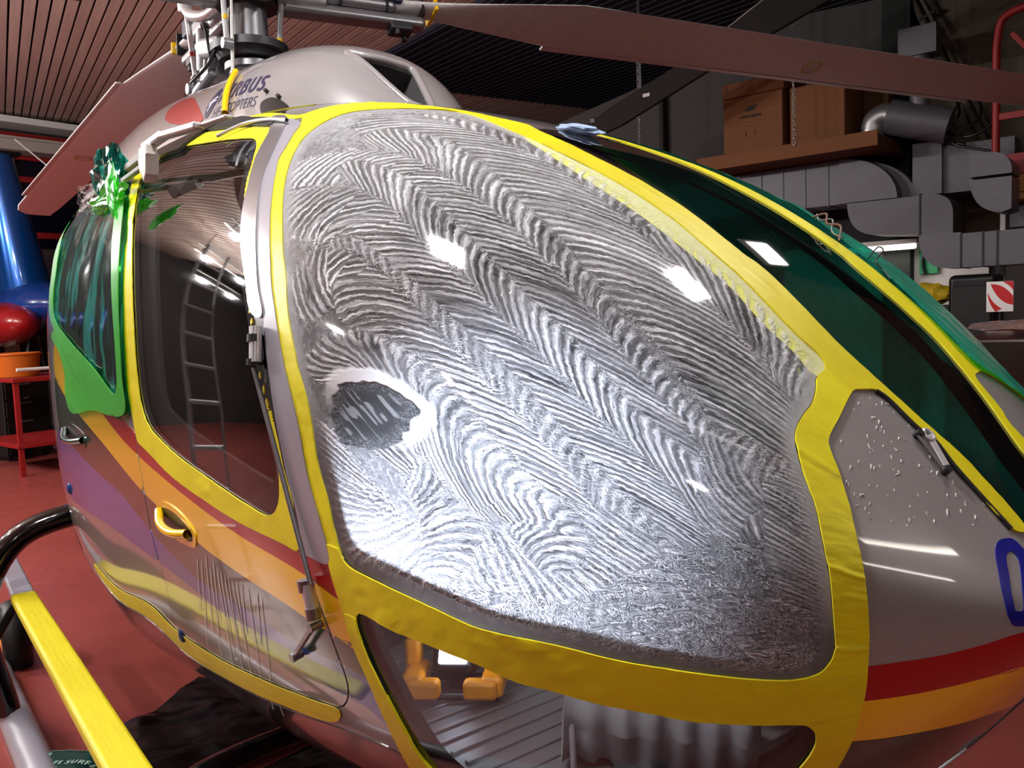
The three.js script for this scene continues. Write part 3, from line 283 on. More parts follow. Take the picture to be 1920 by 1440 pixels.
// ------------------------------------------------------------------ the helicopter
const heli = thing('helicopter', 'grey helicopter with rainbow stripes, yellow masking tape and compound smeared on its windscreen', 'helicopter');
heli.matrixAutoUpdate = true;
{
  const q = [[0.9779933247287009, -0.040852084463133036, -0.2045975659217837], [0.042837527749468064, 0.9990680860676648, 0.005282576777167217], [0.20419109432689564, -0.013930778733084431, 0.9788319214254684]];
  const M = new THREE.Matrix4().set(q[0][0], q[0][1], q[0][2], 0, q[1][0], q[1][1], q[1][2], 0, q[2][0], q[2][1], q[2][2], 0, 0, 0, 0, 1);
  heli.quaternion.setFromRotationMatrix(M); heli.position.set(-0.05568572, 0.20188766, -1.33169633);
}
const M = {
  white: std(0x979393, 0.28, 0, { clearcoat: 1, clearcoatRoughness: 0.05, map: rep(grainTex, 3, 3) }),
  red: std(0xa3060e, 0.3, 0, { clearcoat: 1, clearcoatRoughness: 0.05 }), yellow: std(0xf2c400, 0.3, 0, { clearcoat: 1, clearcoatRoughness: 0.05 }),
  green: std(0x06382b, 0.3, 0, { clearcoat: 1, clearcoatRoughness: 0.04 }), blue: std(0x20509e, 0.3, 0, { clearcoat: 1, clearcoatRoughness: 0.04 }), digit: std(0x10198c, 0.3, 0, { clearcoat: 1, clearcoatRoughness: 0.05 }),
  belly: std(0x17242c, 0.25, 0, { clearcoat: 1, clearcoatRoughness: 0.06 }),
  tape: std(0xf0e612, 0.42, 0, { map: rep(grainTex, 2, 2), bumpMap: rep(grainTex, 3, 3), bumpScale: 0.003 }), tape2: std(0xeadc0e, 0.45, 0, { map: rep(grainTex, 2, 2), bumpMap: rep(grainTex, 2, 2), bumpScale: 0.004 }),
  pale: std(0xd9dc4a, 0.6),
  glass: std(0xffffff, 0.02, 0, { transmission: 1, thickness: 0, ior: 1.5 }), smoke: std(0x8f8f92, 0.03, 0, { transmission: 1, thickness: 0, ior: 1.5 }), tint: std(0x35353a, 0.03, 0, { transmission: 1, thickness: 0, ior: 1.5 }),
  film: std(0x2aa79a, 0.1, 0, { transmission: 0.97, thickness: 0, ior: 1.5, transmissionMap: dataTex(512, 512, (u, v) => { const k = 1 - 0.42 * Math.max(0, Math.min(1, (0.55 * nB(u * 1.0, v * 0.16) + 0.45 * nC(u, v * 0.14) - 0.52) * 5)); return [k, k, k]; }, false) }), filmFarLit: std(0x2fc4a4, 0.12, 0, { transmission: 0.55, thickness: 0, ior: 1.5 }), filmLight: std(0x5ce858, 0.25, 0, { transmission: 0.5, thickness: 0, ior: 1.5 }),  // film: streaks in the transmission paint in the sheen of its wrinkles
  metal: std(0xb8b8bc, 0.3, 0.9, { map: rep(grainTex, 2, 2) }), frame: std(0x9c9aa4, 0.42, 0.15, { clearcoat: 0.5, clearcoatRoughness: 0.2 }), alu: std(0xdfe0e2, 0.34, 0.55, { map: rep(grainTex, 1, 1) }),
  greyTrim: std(0x8f8c88, 0.6), black: std(0x0c0c0d, 0.35), rubber: std(0x111112, 0.55), gloss: std(0x08080a, 0.12, 0, { clearcoat: 1, clearcoatRoughness: 0.05 }),
  liner: std(0x1b1918, 0.85), head: std(0x8f857a, 0.9), leather: std(0x2a1712, 0.45), panelGrey: std(0x3c3b3c, 0.6), floor: std(0x77757a, 0.42, 0.35),
  steel: std(0x8d8d90, 0.38, 0.8), darkSteel: std(0x3a3a3d, 0.45, 0.6), blade: std(0xdad6d6, 0.5, 0, { map: rep(grainTex, 1, 8) }), bladeDark: std(0x2c1e1c, 0.5), whitePlastic: std(0xd8d6d0, 0.4), blueDot: std(0x0f3f86, 0.35), orange: std(0xf39a06, 0.4),
};
const fWS = loopField(BK.windshield), fChin = loopField(BK.chin_window), fOuter = loopField(BK.tape_outer, 6), fDoorW = loopField(BK.door_window), fDoor = loopField(BK.door_poly), fDoorTape = loopField(BK.door_tape), fAft = loopField(BK.aft_window), fAftFilm = loopField(BK.aft_film), fRoofW = loopField(BK.roof_window);
// the centre pane lies between the two posts
const postL = BK.post_edge, fMid = loopField([...postL, [0.30, 0.95], [0.28, 1.15], ...[[0.30, 0.95], ...postL.slice().reverse()].map(p => [p[0], Math.PI * KB - p[1]])], 4);
fMid.box = [0.26, fMid.box[1], fMid.box[2], fMid.box[3]];
const windows = [fWS, mir(fWS), fChin, mir(fChin), fDoorW, mir(fDoorW), fAft, mir(fAft), fRoofW, mir(fRoofW), fMid];
const gap = (a, b) => Math.abs(fDoor(a, b)) - 0.0028; gap.box = fDoor.box;
{ // shell, its doors and painted stripes
  const all = (a, b) => Math.max(0.03 - a, a - 2.9, -KB * Math.PI / 2 - b, b - KB * Math.PI * 1.5); all.box = [0.03, 2.9, -KB * Math.PI / 2, KB * Math.PI * 1.5];
  const shell = mesh('fuselage_shell', panel(hull, cut(all, ...windows.map(w => grow(w, 0.008)), fDoor), 0.014, 0, 0.003), M.white, heli);
  mesh('cabin_liner', panel(hull, cut(all, ...windows.map(w => grow(w, -0.004))), 0.03, -0.035), M.liner, heli);
  const cap = []; { const s = new THREE.Shape(); for (let k = 0; k <= 40; k++) { const p = hull(2.9, -KB * Math.PI / 2 + KB * 2 * Math.PI * k / 40); k ? s.lineTo(p[2], p[1]) : s.moveTo(p[2], p[1]); } const g = new THREE.ExtrudeGeometry(s, { depth: 0.02, bevelEnabled: false }); g.rotateY(-Math.PI / 2); g.translate(-4.28, 0, 0); cap.push(g); }
  mesh('rear_bulkhead', merge(cap), M.white, heli);
  const door = mesh('cockpit_door', panel(hull, cut(grow(fDoor, -0.0025), grow(fDoorW, 0.006)), 0.012, 0.0005, 0.02), M.white, heli);
  const stripes = [['red_stripe', BK.red_stripe, M.red], ['yellow_stripe', BK.yellow_stripe, M.yellow], ['green_stripe', BK.green_stripe, M.green], ['blue_stripe', BK.blue_stripe, M.blue]];
  for (const [n, P, m] of stripes) {
    const f = loopField(P);
    mesh(n, panel(hull, cut(both(f, grow(fDoor, -0.0028)), fDoorW, fAft), 0.010, 0.0012, 0.0007), m, door).userData.label = 'painted stripe on the door';
    const rest = cut(f, grow(fDoor, 0.0028), grow(fAft, 0.006), grow(fWS, 0.01), grow(fChin, 0.01)); for (const side of [(a, b) => 1.72 - a, (a, b) => a - 1.72]) mesh(n, panel(hull, both(rest, side), 0.010, 0.0012, 0.0012), m, heli);
  }
  const bl = BK.belly_edge, low = loopField([...bl, [0.6, -0.95], [0.45, -1.335], [2.9, -1.335], [2.9, bl[0][1]]], 4);
  mesh('belly_paint', panel(hull, low, 0.014, 0.0014, 0.0014), M.belly, heli);
  mesh('belly_paint', panel(hull, mir(low), 0.02, 0.0014, 0.0014), M.belly, heli);
  for (const [n, P, m] of [['nose_red_stripe', BK.nose_red, M.red], ['nose_yellow_stripe', BK.nose_yellow, M.yellow]]) { const f = loopField(P); mesh(n, panel(hull, f, 0.008, 0.0012, 0.0012), m, heli); mesh(n, panel(hull, mir(f), 0.016, 0.0012, 0.0012), m, heli); }
  const ng = loopField([[0.45, -0.63], [0.5, -0.52], [0.57, -0.43], [0.61, -0.4], [0.66, -0.55], [0.62, -0.75], [0.5, -1.0], [0.42, -1.1], [0.42, -0.83]], 4);
  mesh('nose_green_stripe', panel(hull, ng, 0.008, 0.0011, 0.0011), M.green, heli);
  mesh('registration_digit', panel(hull, cut(loopField(BK.nose_digit), loopField(BK.nose_digit_in)), 0.005, 0.0012, 0.0012), M.digit, heli).userData.label = 'dark blue oval digit on the nose';
}
{ // panes
  mesh('windscreen_pane', panel(hull, grow(fWS, 0.012), 0.02, -0.001), std(0xffffff, 0.05, 0, { transmission: 1, thickness: 0, ior: 1.5 }), heli);
  mesh('windscreen_pane', panel(hull, grow(mir(fWS), 0.012), 0.03, -0.001), M.glass, heli);
  mesh('centre_pane', panel(hull, grow(fMid, 0.006), 0.02, -0.001), M.smoke, heli);
  mesh('chin_pane', panel(hull, grow(fChin, 0.008), 0.02, -0.001), M.glass, heli); mesh('chin_pane', panel(hull, grow(mir(fChin), 0.008), 0.03, -0.001), M.glass, heli);
  mesh('door_pane', panel(hull, grow(fDoorW, 0.008), 0.02, -0.001), M.smoke, heli); mesh('door_pane', panel(hull, grow(mir(fDoorW), 0.008), 0.03, -0.001), M.tint, heli);
  mesh('door_pane', panel(hull, grow(fAft, 0.008), 0.02, -0.001), M.tint, heli); mesh('door_pane', panel(hull, grow(mir(fAft), 0.008), 0.03, -0.001), M.tint, heli);
  mesh('roof_pane', panel(hull, grow(fRoofW, 0.006), 0.02, -0.001), M.gloss, heli); mesh('roof_pane', panel(hull, grow(mir(fRoofW), 0.006), 0.02, -0.001), M.gloss, heli);
  // grey jamb seen behind the door pane
  mesh('window_jamb', panel(hull, cut(grow(fDoorW, 0.01), grow(fDoorW, -0.05)), 0.012, -0.028, 0.01), M.greyTrim, heli);
  // the paste
  const f = grow(fWS, -0.001), tx = compoundTexture(f.box, 1600, fWS);
  const paste = std(0xf2f4f8, 0.9, 0, { transmission: 0.22, thickness: 0, clearcoat: 0.6, clearcoatRoughness: 0.1, alphaMap: tx, transparent: true, bumpMap: tx, bumpScale: 0.004 });
  mesh('polishing_compound', panel(hull, f, 0.008, 0.0012), paste, heli).userData.label = 'white polishing compound rubbed in feathered arcs over the windscreen';
}
{ // masking tape: strips cut to the seams of the glazing, laid over each other
  const net = cut(fOuter, grow(fWS, 0.0), fChin);
  const reg = (test) => { const r = both(net, test); r.box = net.box; return r; };
  const wob = (a, b) => 0.0012 * fbm(a * 22, b * 22, 71, 3) + 0.0008 * noise(a * 70, b * 70, 72) + (noise(a * 9, b * 30, 73) > 0.86 ? 0.0012 : 0);
  const strips = [
    [(a, b) => Math.max(1.26 - a, -0.16 - b), 0.0016], [(a, b) => Math.max(a - 1.30, 0.93 - b), 0.0024], [(a, b) => Math.max(a - 0.80, b - 0.96, -0.20 - b), 0.0031],
    [(a, b) => Math.max(b + 0.14, -0.31 - b, a - 1.36), 0.0038], [(a, b) => Math.max(b + 0.26, 1.235 - a), 0.0046], [(a, b) => Math.max(b + 0.24, a - 0.74), 0.0030], [(a, b) => Math.max(b + 0.40, a - 1.30, 0.70 - a), 0.0022],
  ];
  strips.forEach(([t, o], k) => {
    mesh('masking_tape_strip', panel(hull, reg(t), 0.0075, o, 0.003, wob), k % 2 ? M.tape2 : M.tape, heli);
    const r = mir(reg(t)); if (k < 3) mesh('masking_tape_strip', panel(hull, r, 0.016, o, 0.003), M.tape, heli);
  });
  mesh('door_tape_strip', panel(hull, cut(both(fDoorTape, (a, b) => 1.62 - a), fDoorW), 0.0075, 0.0022, 0.0025, wob), M.tape, heli);
  mesh('door_tape_strip', panel(hull, cut(both(fDoorTape, (a, b) => a - 1.64), fDoorW), 0.0075, 0.0028, 0.003, wob), M.tape2, heli);
  mesh('inner_tape_strip', panel(hull, loopField(BK.inner_tape), 0.01, 0.0005), M.pale, heli).userData.label = 'pale yellow tape under the compound';
  mesh('belly_tape_strip', panel(hull, loopField(BK.belly_tape), 0.008, 0.003, 0.002, wob), M.tape2, heli);
  mesh('roof_tape_strip', panel(hull, cut(both(grow(fRoofW, 0.03), (a, b) => b - 1.02), fRoofW, fDoor, fOuter, loopField(BK.pillar_dark), loopField(BK.pillar_light)), 0.0075, 0.0016, 0.002), M.tape, heli);
}
{ // door post, hinges and door stay
  mesh('door_post', panel(hull, loopField(BK.pillar_light), 0.006, 0.008, 0.008), M.metal, heli).userData.label = 'bare metal door post';
  mesh('door_post_flange', panel(hull, loopField(BK.pillar_dark), 0.006, 0.005, 0.005), M.frame, heli).userData.label = 'grey painted flange of the door post';
  mesh('hinge_gap_shade', panel(hull, loopField(BK.hinge_gap), 0.005, 0.0036, 0.003), M.black, heli);  // black strip painting in the shade of the gap between door and post
  mesh('door_gasket', panel(hull, loopField(BK.door_gasket), 0.006, 0.010, 0.01), M.rubber, heli);
  mesh('drip_rail', new THREE.TubeGeometry(new THREE.CatmullRomCurve3([[1.84, 0.72], [1.80, 0.77], [1.74, 0.79], [1.68, 0.79]].map(p => V(...skin(p[0], p[1], 0.014)))), 24, 0.005, 8), M.alu, heli);
  const s = BK.door_strut, P = k => skin(s[k][0], s[k][1], 0.018);
  const stay = mesh('door_stay', rod(P(0), P(1), 0.0045), M.steel, heli);
  mesh('stay_cylinder', rod(P(4), skin(1.362, -0.275, 0.02), 0.012), M.alu, stay); mesh('stay_collar', rod(skin(1.372, -0.215, 0.019), skin(1.371, -0.235, 0.019), 0.0135), M.steel, stay); mesh('stay_collar', rod(skin(1.363, -0.262, 0.019), skin(1.362, -0.282, 0.02), 0.0135), M.steel, stay);
  mesh('stay_lever', merge([bar(P(5), P(6), 0.008, 0.009, 0.002), rod(skin(1.44, -0.378, 0.004), skin(1.44, -0.378, 0.026), 0.009), rod(skin(1.368, -0.298, 0.004), skin(1.368, -0.298, 0.028), 0.008)]), M.steel, stay);
  const hinge = mesh('door_hinge', rod(P(2), P(3), 0.012), M.alu, heli);
  mesh('hinge_knuckle', merge([rod(skin(1.462, 0.252, 0.018), skin(1.461, 0.236, 0.018), 0.0145), rod(skin(1.46, 0.2, 0.018), skin(1.46, 0.186, 0.018), 0.0145), bar(skin(1.475, 0.245, 0.006), skin(1.475, 0.2, 0.006), 0.02, 0.01)]), M.darkSteel, hinge);
}
function scoop(P, off, m, parent, nm) { // oval recessed door handle
  const f = loopField(P), cx = P.reduce((t, p) => t + p[0], 0) / P.length, cy = P.reduce((t, p) => t + p[1], 0) / P.length;
  const h = mesh(nm, panel(hull, cut(f, grow(f, -0.011)), 0.004, 0.004, 0.004), m, parent);
  mesh('recess', panel(hull, grow(f, -0.009), 0.006, 0.0018, 0.001), M.black, h);
  mesh('grip', new THREE.TubeGeometry(new THREE.CatmullRomCurve3([V(...skin(cx + 0.055, cy + 0.012, 0.008)), V(...skin(cx + 0.03, cy - 0.004, 0.022)), V(...skin(cx - 0.02, cy - 0.010, 0.024)), V(...skin(cx - 0.055, cy - 0.006, 0.008))]), 24, 0.011, 10), m, h);
  return h;
}
scoop(BK.handle, 0, M.yellow, heli, 'door_handle'); scoop(BK.aft_handle, 0, M.green, heli, 'door_handle');
for (const p of BK.jack_dots) { const d = mesh('jack_plug', new THREE.SphereGeometry(0.016, 16, 12), M.blueDot, heli); d.position.set(...skin(p[0], p[1], 0.0)); d.scale.set(1, 1.3, 0.7); }
{ // lever on the nose panel
  const a = skin(0.600, 1.028, 0.006), b = skin(0.532, 0.985, 0.006), l = mesh('panel_latch', bar(a, b, 0.012, 0.005, 0.002), M.steel, heli), c = skin(0.592, 1.05, 0.009);
  mesh('latch_lever', bar(c, skin(0.54, 0.992, 0.009), 0.010, 0.004, 0.0015), M.alu, l); mesh('latch_eye', (() => { const g = new THREE.TorusGeometry(0.0085, 0.0035, 8, 24), N = [0, 0, 0]; surfNormal(hull, 0.592, 1.05, N); g.applyQuaternion(new THREE.Quaternion().setFromUnitVectors(V(0, 0, 1), V(...N))); g.translate(...c); return g; })(), M.alu, l);
  for (const q of [[0.60, 1.026], [0.535, 0.985]]) mesh('screw', rod(skin(q[0], q[1], 0), skin(q[0], q[1], 0.012), 0.0055), M.darkSteel, l);
  // black line painting in the dark gap beside the post tape
  const gapLine = BK.tape_outer.slice(25, 31).map(p => V(...skin(p[0], p[1] - 0.004, 0.002)));
  mesh('post_gap_line', new THREE.TubeGeometry(new THREE.CatmullRomCurve3(gapLine), 40, 0.004, 8), M.rubber, heli);
}
{ // runs of dried compound on the door and flecks of it on the nose panel
  const D = BK.drips, wet = std(0xcfcac6, 0.5);
  for (let k = 0; k < D.length; k += 3) {
    const C = new THREE.CatmullRomCurve3(D.slice(k, k + 3).map(p => V(p[0], p[1], 0))).getPoints(14), pos = [], nor = [], id = [], N = [0, 0, 0];
    C.forEach((p, i) => { const w = (0.0009 + 0.0005 * noise(i * 0.8, k, 5)) * (i === 0 || i === 14 ? 0.3 : 1); surfNormal(hull, p.x, p.y, N); for (const q of [-w, w]) { pos.push(...skin(p.x + q, p.y, 0.0026)); nor.push(...N); } if (i) { const o = 2 * i; id.push(o - 2, o - 1, o, o - 1, o + 1, o); } });
    const g = new THREE.BufferGeometry(); g.setAttribute('position', new THREE.Float32BufferAttribute(pos, 3)); g.setAttribute('normal', new THREE.Float32BufferAttribute(nor, 3)); g.setIndex(id); mesh('compound_run', g, wet, heli);
  }
  const F = BK.flecks, fl = []; for (let k = 0; k < F.length; k += 2) fl.push(rod(skin(F[k][0], F[k][1], 0.0006), skin(F[k + 1][0], F[k + 1][1], 0.0006), 0.0006 + 0.0005 * rnd(), 0.0004, 5));
  const o = mesh('compound_flecks', merge(fl), std(0xe8e6e4, 0.5), heli); o.userData.kind = 'stuff'; o.userData.label = 'dried white flecks of compound on the nose panel';
}
{ // bits of wire caught under the far tape
  const w = BK.wire, P = (k, o, d = 0) => V(...skin(w[k][0], w[k][1] + d, o)); mesh('tie_wire', new THREE.TubeGeometry(new THREE.CatmullRomCurve3([P(0, 0.012), P(1, 0.03, 0.01), P(2, 0.02), P(3, 0.03, 0.012), P(4, 0.012)]), 30, 0.0022, 6), std(0x6b4a3a, 0.5), heli);
  mesh('tie_wire', new THREE.TubeGeometry(new THREE.CatmullRomCurve3([P(0, 0.02, 0.008), P(1, 0.014), P(2, 0.03, 0.01), P(3, 0.014), P(4, 0.02, 0.008)]), 30, 0.0018, 6), M.steel, heli); mesh('loose_thread', new THREE.TubeGeometry(new THREE.CatmullRomCurve3([P(5, 0.01), P(6, 0.03), P(7, 0.03), P(8, 0.012), P(9, 0.01), P(10, 0.008)]), 36, 0.0014, 6), M.black, heli);
}
{ // green protective film
  const wr = (a, b) => 0.010 * fbm(a * 14, b * 6, 81, 3) + 0.006 * Math.abs(noise(a * 40, b * 9, 82) - 0.5), wr2 = (a, b) => 0.012 * Math.pow(fbm(a * 9, b * 9, 83, 4), 2) + 0.004 * Math.abs(noise((a + b) * 26, (a - b) * 7, 84) - 0.5);
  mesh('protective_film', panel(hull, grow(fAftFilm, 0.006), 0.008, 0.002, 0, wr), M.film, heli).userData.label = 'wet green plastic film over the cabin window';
  mesh('film_border', panel(hull, cut(fAftFilm, grow(fAft, -0.004)), 0.007, 0.0165, 0.002), M.filmLight, heli).userData.label = 'bright green taped edge of the film';
  mesh('film_border', panel(hull, loopField(BK.film_patch), 0.007, 0.016, 0), M.filmLight, heli);
  const port = mir(grow(fWS, 0.05)); mesh('protective_film', panel(hull, both(port, (a, b) => KB * Math.PI - 1.02 - b), 0.012, 0.006, 0, wr2), M.filmFarLit, heli).userData.label = 'wrinkled green plastic film over the far windscreen';  // brighter body colour here paints in the light coming from behind the film
  // the loose end, bunched above the cabin door
  const crumple = (nm, c, sx, sy, sz, m, sd, n = 5) => {
    const g = new THREE.IcosahedronGeometry(1, n).toNonIndexed(), p = g.attributes.position, t = V(0, 0, 0);
    for (let i = 0; i < p.count; i++) { t.fromBufferAttribute(p, i); const k = 0.62 + 0.75 * Math.abs(fbm(t.x * 2.3 + 9 + t.z * 1.7, t.y * 2.3 + 4 - t.z * 1.3, sd, 4) - 0.5) * 2 + 0.18 * Math.abs(noise(t.x * 9 + t.z * 7, t.y * 9 - t.z * 4, sd + 3) - 0.5); p.setXYZ(i, c[0] + t.x * k * sx, c[1] + t.y * k * sy, c[2] + t.z * k * sz); }
    g.computeVertexNormals(); const o = mesh(nm, g, m, heli); return o;
  };
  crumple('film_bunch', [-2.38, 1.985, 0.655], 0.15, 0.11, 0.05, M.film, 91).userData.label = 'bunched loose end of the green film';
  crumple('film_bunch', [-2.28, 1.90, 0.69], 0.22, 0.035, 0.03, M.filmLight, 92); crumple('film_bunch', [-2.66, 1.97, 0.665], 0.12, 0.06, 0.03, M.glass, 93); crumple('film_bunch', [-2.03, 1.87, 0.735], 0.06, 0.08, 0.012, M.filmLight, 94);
}
{ // cowling on the roof with intake, lettering and antenna
  const all = (a, b) => Math.max(1.47 - a, a - 4.18, -b, b - 0.4 * Math.PI); all.box = [1.47, 4.18, 0, 0.4 * Math.PI];
  const mouth = loopField(BK.mouth), c = mesh('engine_cowling', panel(cowl, cut(all, mouth), 0.008, 0, 0.02), M.white, heli);
  mesh('cowling_end', (() => { const s = new THREE.Shape(); for (let k = 0; k <= 30; k++) { const p = cowl(4.18, 0.4 * Math.PI * k / 30); k ? s.lineTo(p[2], p[1]) : s.moveTo(p[2], p[1]); } const g = new THREE.ExtrudeGeometry(s, { depth: 0.01, bevelEnabled: false }); g.rotateY(-Math.PI / 2); g.translate(-4.18, 0, 0); return g; })(), M.white, c);
  const lip = smoothLoop(BK.mouth, 4).map(p => V(...skin(p[0], p[1], -0.004, cowl))); lip.pop();
  mesh('intake_lip', new THREE.TubeGeometry(new THREE.CatmullRomCurve3(lip, true), 90, 0.012, 10, true), M.white, c);
  mesh('intake_duct', panel(cowl, grow(mouth, 0.02), 0.012, -0.11), M.black, c);
  const inner = smoothLoop(BK.mouth, 4), wall = []; // duct wall from the lip inwards
  { const pos = [], id = []; inner.forEach((p, k) => { pos.push(...skin(p[0], p[1], -0.004, cowl), ...skin(p[0] + 0.03, p[1], -0.115, cowl)); if (k) { const o = 2 * k; id.push(o - 2, o - 1, o, o, o - 1, o + 1); } }); const g = new THREE.BufferGeometry(); g.setAttribute('position', new THREE.Float32BufferAttribute(pos, 3)); g.setIndex(id); g.computeVertexNormals(); mesh('intake_wall', g, M.panelGrey, c); }
  const decal = canvasTex(1024, 512, (x, w, h) => {
    x.clearRect(0, 0, w, h); x.fillStyle = '#17163a'; x.beginPath(); x.ellipse(120, 240, 78, 150, 0, 0, 7); x.fill();
    x.strokeStyle = '#d8d6e4'; x.lineWidth = 16; x.beginPath(); x.moveTo(60, 240); x.quadraticCurveTo(110, 190, 180, 200); x.moveTo(66, 262); x.quadraticCurveTo(120, 224, 178, 232); x.moveTo(112, 225); x.lineTo(84, 320); x.stroke();
    x.fillStyle = '#231f45'; x.font = 'bold 232px sans-serif'; x.textBaseline = 'alphabetic'; x.save(); x.translate(225, 272); x.scale(0.86, 1); x.fillText('AIRBUS', 0, 0); x.restore();
    x.font = '128px sans-serif'; x.save(); x.translate(225, 420); x.scale(0.87, 1); x.fillText('HELICOPTERS', 0, 0); x.restore();
  });
  const box4 = (a0, a1, b0, b1) => { const f = (a, b) => Math.max(a0 - a, a - a1, b0 - b, b - b1); f.box = [a0, a1, b0, b1]; return f; };
  const dg = panel(cowl, box4(1.945, 2.345, 0.165, 0.330), 0.008, 0.0012); { const u = dg.attributes.uv; for (let i = 0; i < u.count; i++) u.setX(i, 1 - u.getX(i)); }
  mesh('lettering', dg, std(0xffffff, 0.4, 0, { map: decal, transparent: true }), c).userData.label = 'dark violet lettering and round emblem';
  mesh('red_patch', panel(cowl, loopField(BK.red_patch), 0.008, 0.0015, 0.0015), M.red, c);
  mesh('cowling_grip', new THREE.TubeGeometry(new THREE.CatmullRomCurve3(BK.yellow_handle.map(p => V(...skin(p[0], p[1], 0.012, cowl)))), 24, 0.010, 8), M.yellow, c);
  mesh('vent', panel(cowl, loopField([[1.965, 0.20], [1.93, 0.215], [1.88, 0.205], [1.84, 0.18], [1.90, 0.165], [1.95, 0.17]]), 0.005, 0.002, 0.001), M.black, c);
  for (const [a, b] of [[1.955, 0.235], [1.89, 0.215]]) mesh('screw', rod(skin(a, b, 0, cowl), skin(a, b, 0.012, cowl), 0.006), M.darkSteel, c);
  const an = mesh('whip_antenna', rod([-2.745, 2.30, 0.12], [-2.655, 2.90, 0.12], 0.0075, 0.005), M.whitePlastic, heli); mesh('antenna_foot', rod([-2.75, 2.2, 0.12], [-2.742, 2.32, 0.12], 0.02, 0.01), M.black, an);
}
{ // rotor head: mast, hub, pitch links and four blades
  const HX = -2.83, HY = 2.87, hub = mesh('rotor_mast', merge([rod([HX - 0.01, 2.38, 0], [HX - 0.01, 2.56, 0], 0.095, 0.082, 28), rod([HX - 0.01, 2.56, 0], [HX - 0.005, 2.80, 0], 0.075, 0.075, 28), rod([HX - 0.01, 2.535, 0], [HX - 0.01, 2.56, 0], 0.1, 0.1, 28)]), M.steel, heli);
  mesh('hub_body', merge([rod([HX, 2.78, 0], [HX, 2.95, 0], 0.12, 0.10, 24), rbox(0.34, 0.05, 0.12, 0.02, HX, 2.82, 0), rbox(0.12, 0.05, 0.34, 0.02, HX, 2.82, 0), rbox(0.30, 0.04, 0.30, 0.02, HX, 2.90, 0, 0, 0.785)]), M.darkSteel, hub);
  mesh('swashplate', merge([rod([HX - 0.01, 2.60, 0], [HX - 0.01, 2.63, 0], 0.15, 0.15, 28), rod([HX - 0.01, 2.57, 0], [HX - 0.01, 2.60, 0], 0.12, 0.13, 28)]), M.darkSteel, hub);
  for (const [p, q, r] of [[[-3.19, 2.885, 0.12], [-3.10, 2.555, 0.13], 0.012], [[-2.735, 2.80, -0.1], [-2.80, 2.58, -0.1], 0.011], [[-2.66, 2.84, 0.16], [-2.70, 2.58, 0.14], 0.010]]) {
    const l = mesh('pitch_link', rod(p, q, r), M.alu, hub); for (const e of [p, q]) mesh('rod_end', rod([e[0], e[1], e[2] - 0.018], [e[0], e[1], e[2] + 0.018], 0.020), M.steel, l);
    const t = 0.62, c = p.map((v, k) => v + (q[k] - v) * t), d = p.map((v, k) => v + (q[k] - v) * (t + 0.06)); mesh('link_band', rod(c, d, r * 1.12), p[0] < -3 ? M.red : M.yellow, l);
  }
  mesh('pitch_horn', merge([tube([[-3.21, 2.90, 0.12], [-3.12, 2.83, 0.125], [-3.0, 2.795, 0.10], [-2.86, 2.82, 0.06]], 0.022, 30), rod([-3.21, 2.90, 0.10], [-3.21, 2.90, 0.14], 0.026)]), M.alu, hub);
  mesh('actuator', merge([rbox(0.22, 0.075, 0.09, 0.02, -3.0, 2.665, 0.08, 0, 0, -0.25), rod([-3.1, 2.60, 0.1], [-3.07, 2.76, 0.1], 0.026), rbox(0.12, 0.05, 0.1, 0.012, -3.04, 2.58, 0.07), rod([-3.13, 2.70, 0.08], [-2.85, 2.62, 0.09], 0.012)]), M.alu, hub);
  mesh('control_lever', merge([rbox(0.26, 0.03, 0.04, 0.01, -3.0, 2.51, 0.14, 0, 0, 0.14), rod([-3.10, 2.52, 0.11], [-3.10, 2.52, 0.17], 0.022), bar([-2.98, 2.52, 0.13], [-2.90, 2.60, 0.12], 0.03, 0.025), rod([-3.0, 2.48, 0.13], [-2.96, 2.60, 0.13], 0.012)]), M.steel, hub);
  for (const g of [tube([[-3.05, 2.56, 0.15], [-2.95, 2.50, 0.2], [-2.85, 2.55, 0.16], [-2.82, 2.66, 0.12]], 0.007, 24, 6), tube([[-3.12, 2.72, 0.06], [-3.02, 2.76, 0.12], [-2.92, 2.70, 0.14], [-2.86, 2.56, 0.15]], 0.006, 24, 6), tube([[-2.78, 2.62, 0.10], [-2.70, 2.70, 0.12], [-2.72, 2.80, 0.08]], 0.006, 20, 6)]) mesh('hydraulic_line', g, M.black, hub);
  const bladeGeo = () => { // span along +z, chord along x; airfoil sections
    const sec = [[0.40, 0.085, 0.055, 0], [0.62, 0.09, 0.05, 0], [0.80, 0.12, 0.04, 0.01], [1.15, 0.24, 0.034, 0.02], [1.45, 0.335, 0.03, 0.03], [1.7, 0.335, 0.03, 0.03], [3.0, 0.33, 0.028, 0.03], [5.05, 0.32, 0.026, 0.03], [5.3, 0.28, 0.02, 0.04], [5.45, 0.20, 0.012, 0.08]], pos = [], id = [], n = 20, uvs = [];
    sec.forEach(([z, c, t, sh], k) => { for (let i = 0; i < n; i++) { const p = i / n * 2 * Math.PI, x = Math.cos(p), xr = (x + 1) / 2, th = k < 3 ? Math.sin(p) * t / 2 : Math.sign(Math.sin(p)) * t * 1.6 * (0.2969 * Math.sqrt(1 - xr) - 0.126 * (1 - xr) - 0.3516 * (1 - xr) ** 2 + 0.2843 * (1 - xr) ** 3 - 0.1036 * (1 - xr) ** 4) * 2.2; pos.push(x * c / 2 - sh, th, z); uvs.push(i / n, z); } if (k) for (let i = 0; i < n; i++) { const a = (k - 1) * n + i, b = (k - 1) * n + (i + 1) % n, d = a + n, e = b + n; id.push(a, d, b, b, d, e); } });
    const L = sec.length - 1; for (let i = 1; i < n - 1; i++) id.push(L * n, L * n + i + 1, L * n + i, 0, i, i + 1);
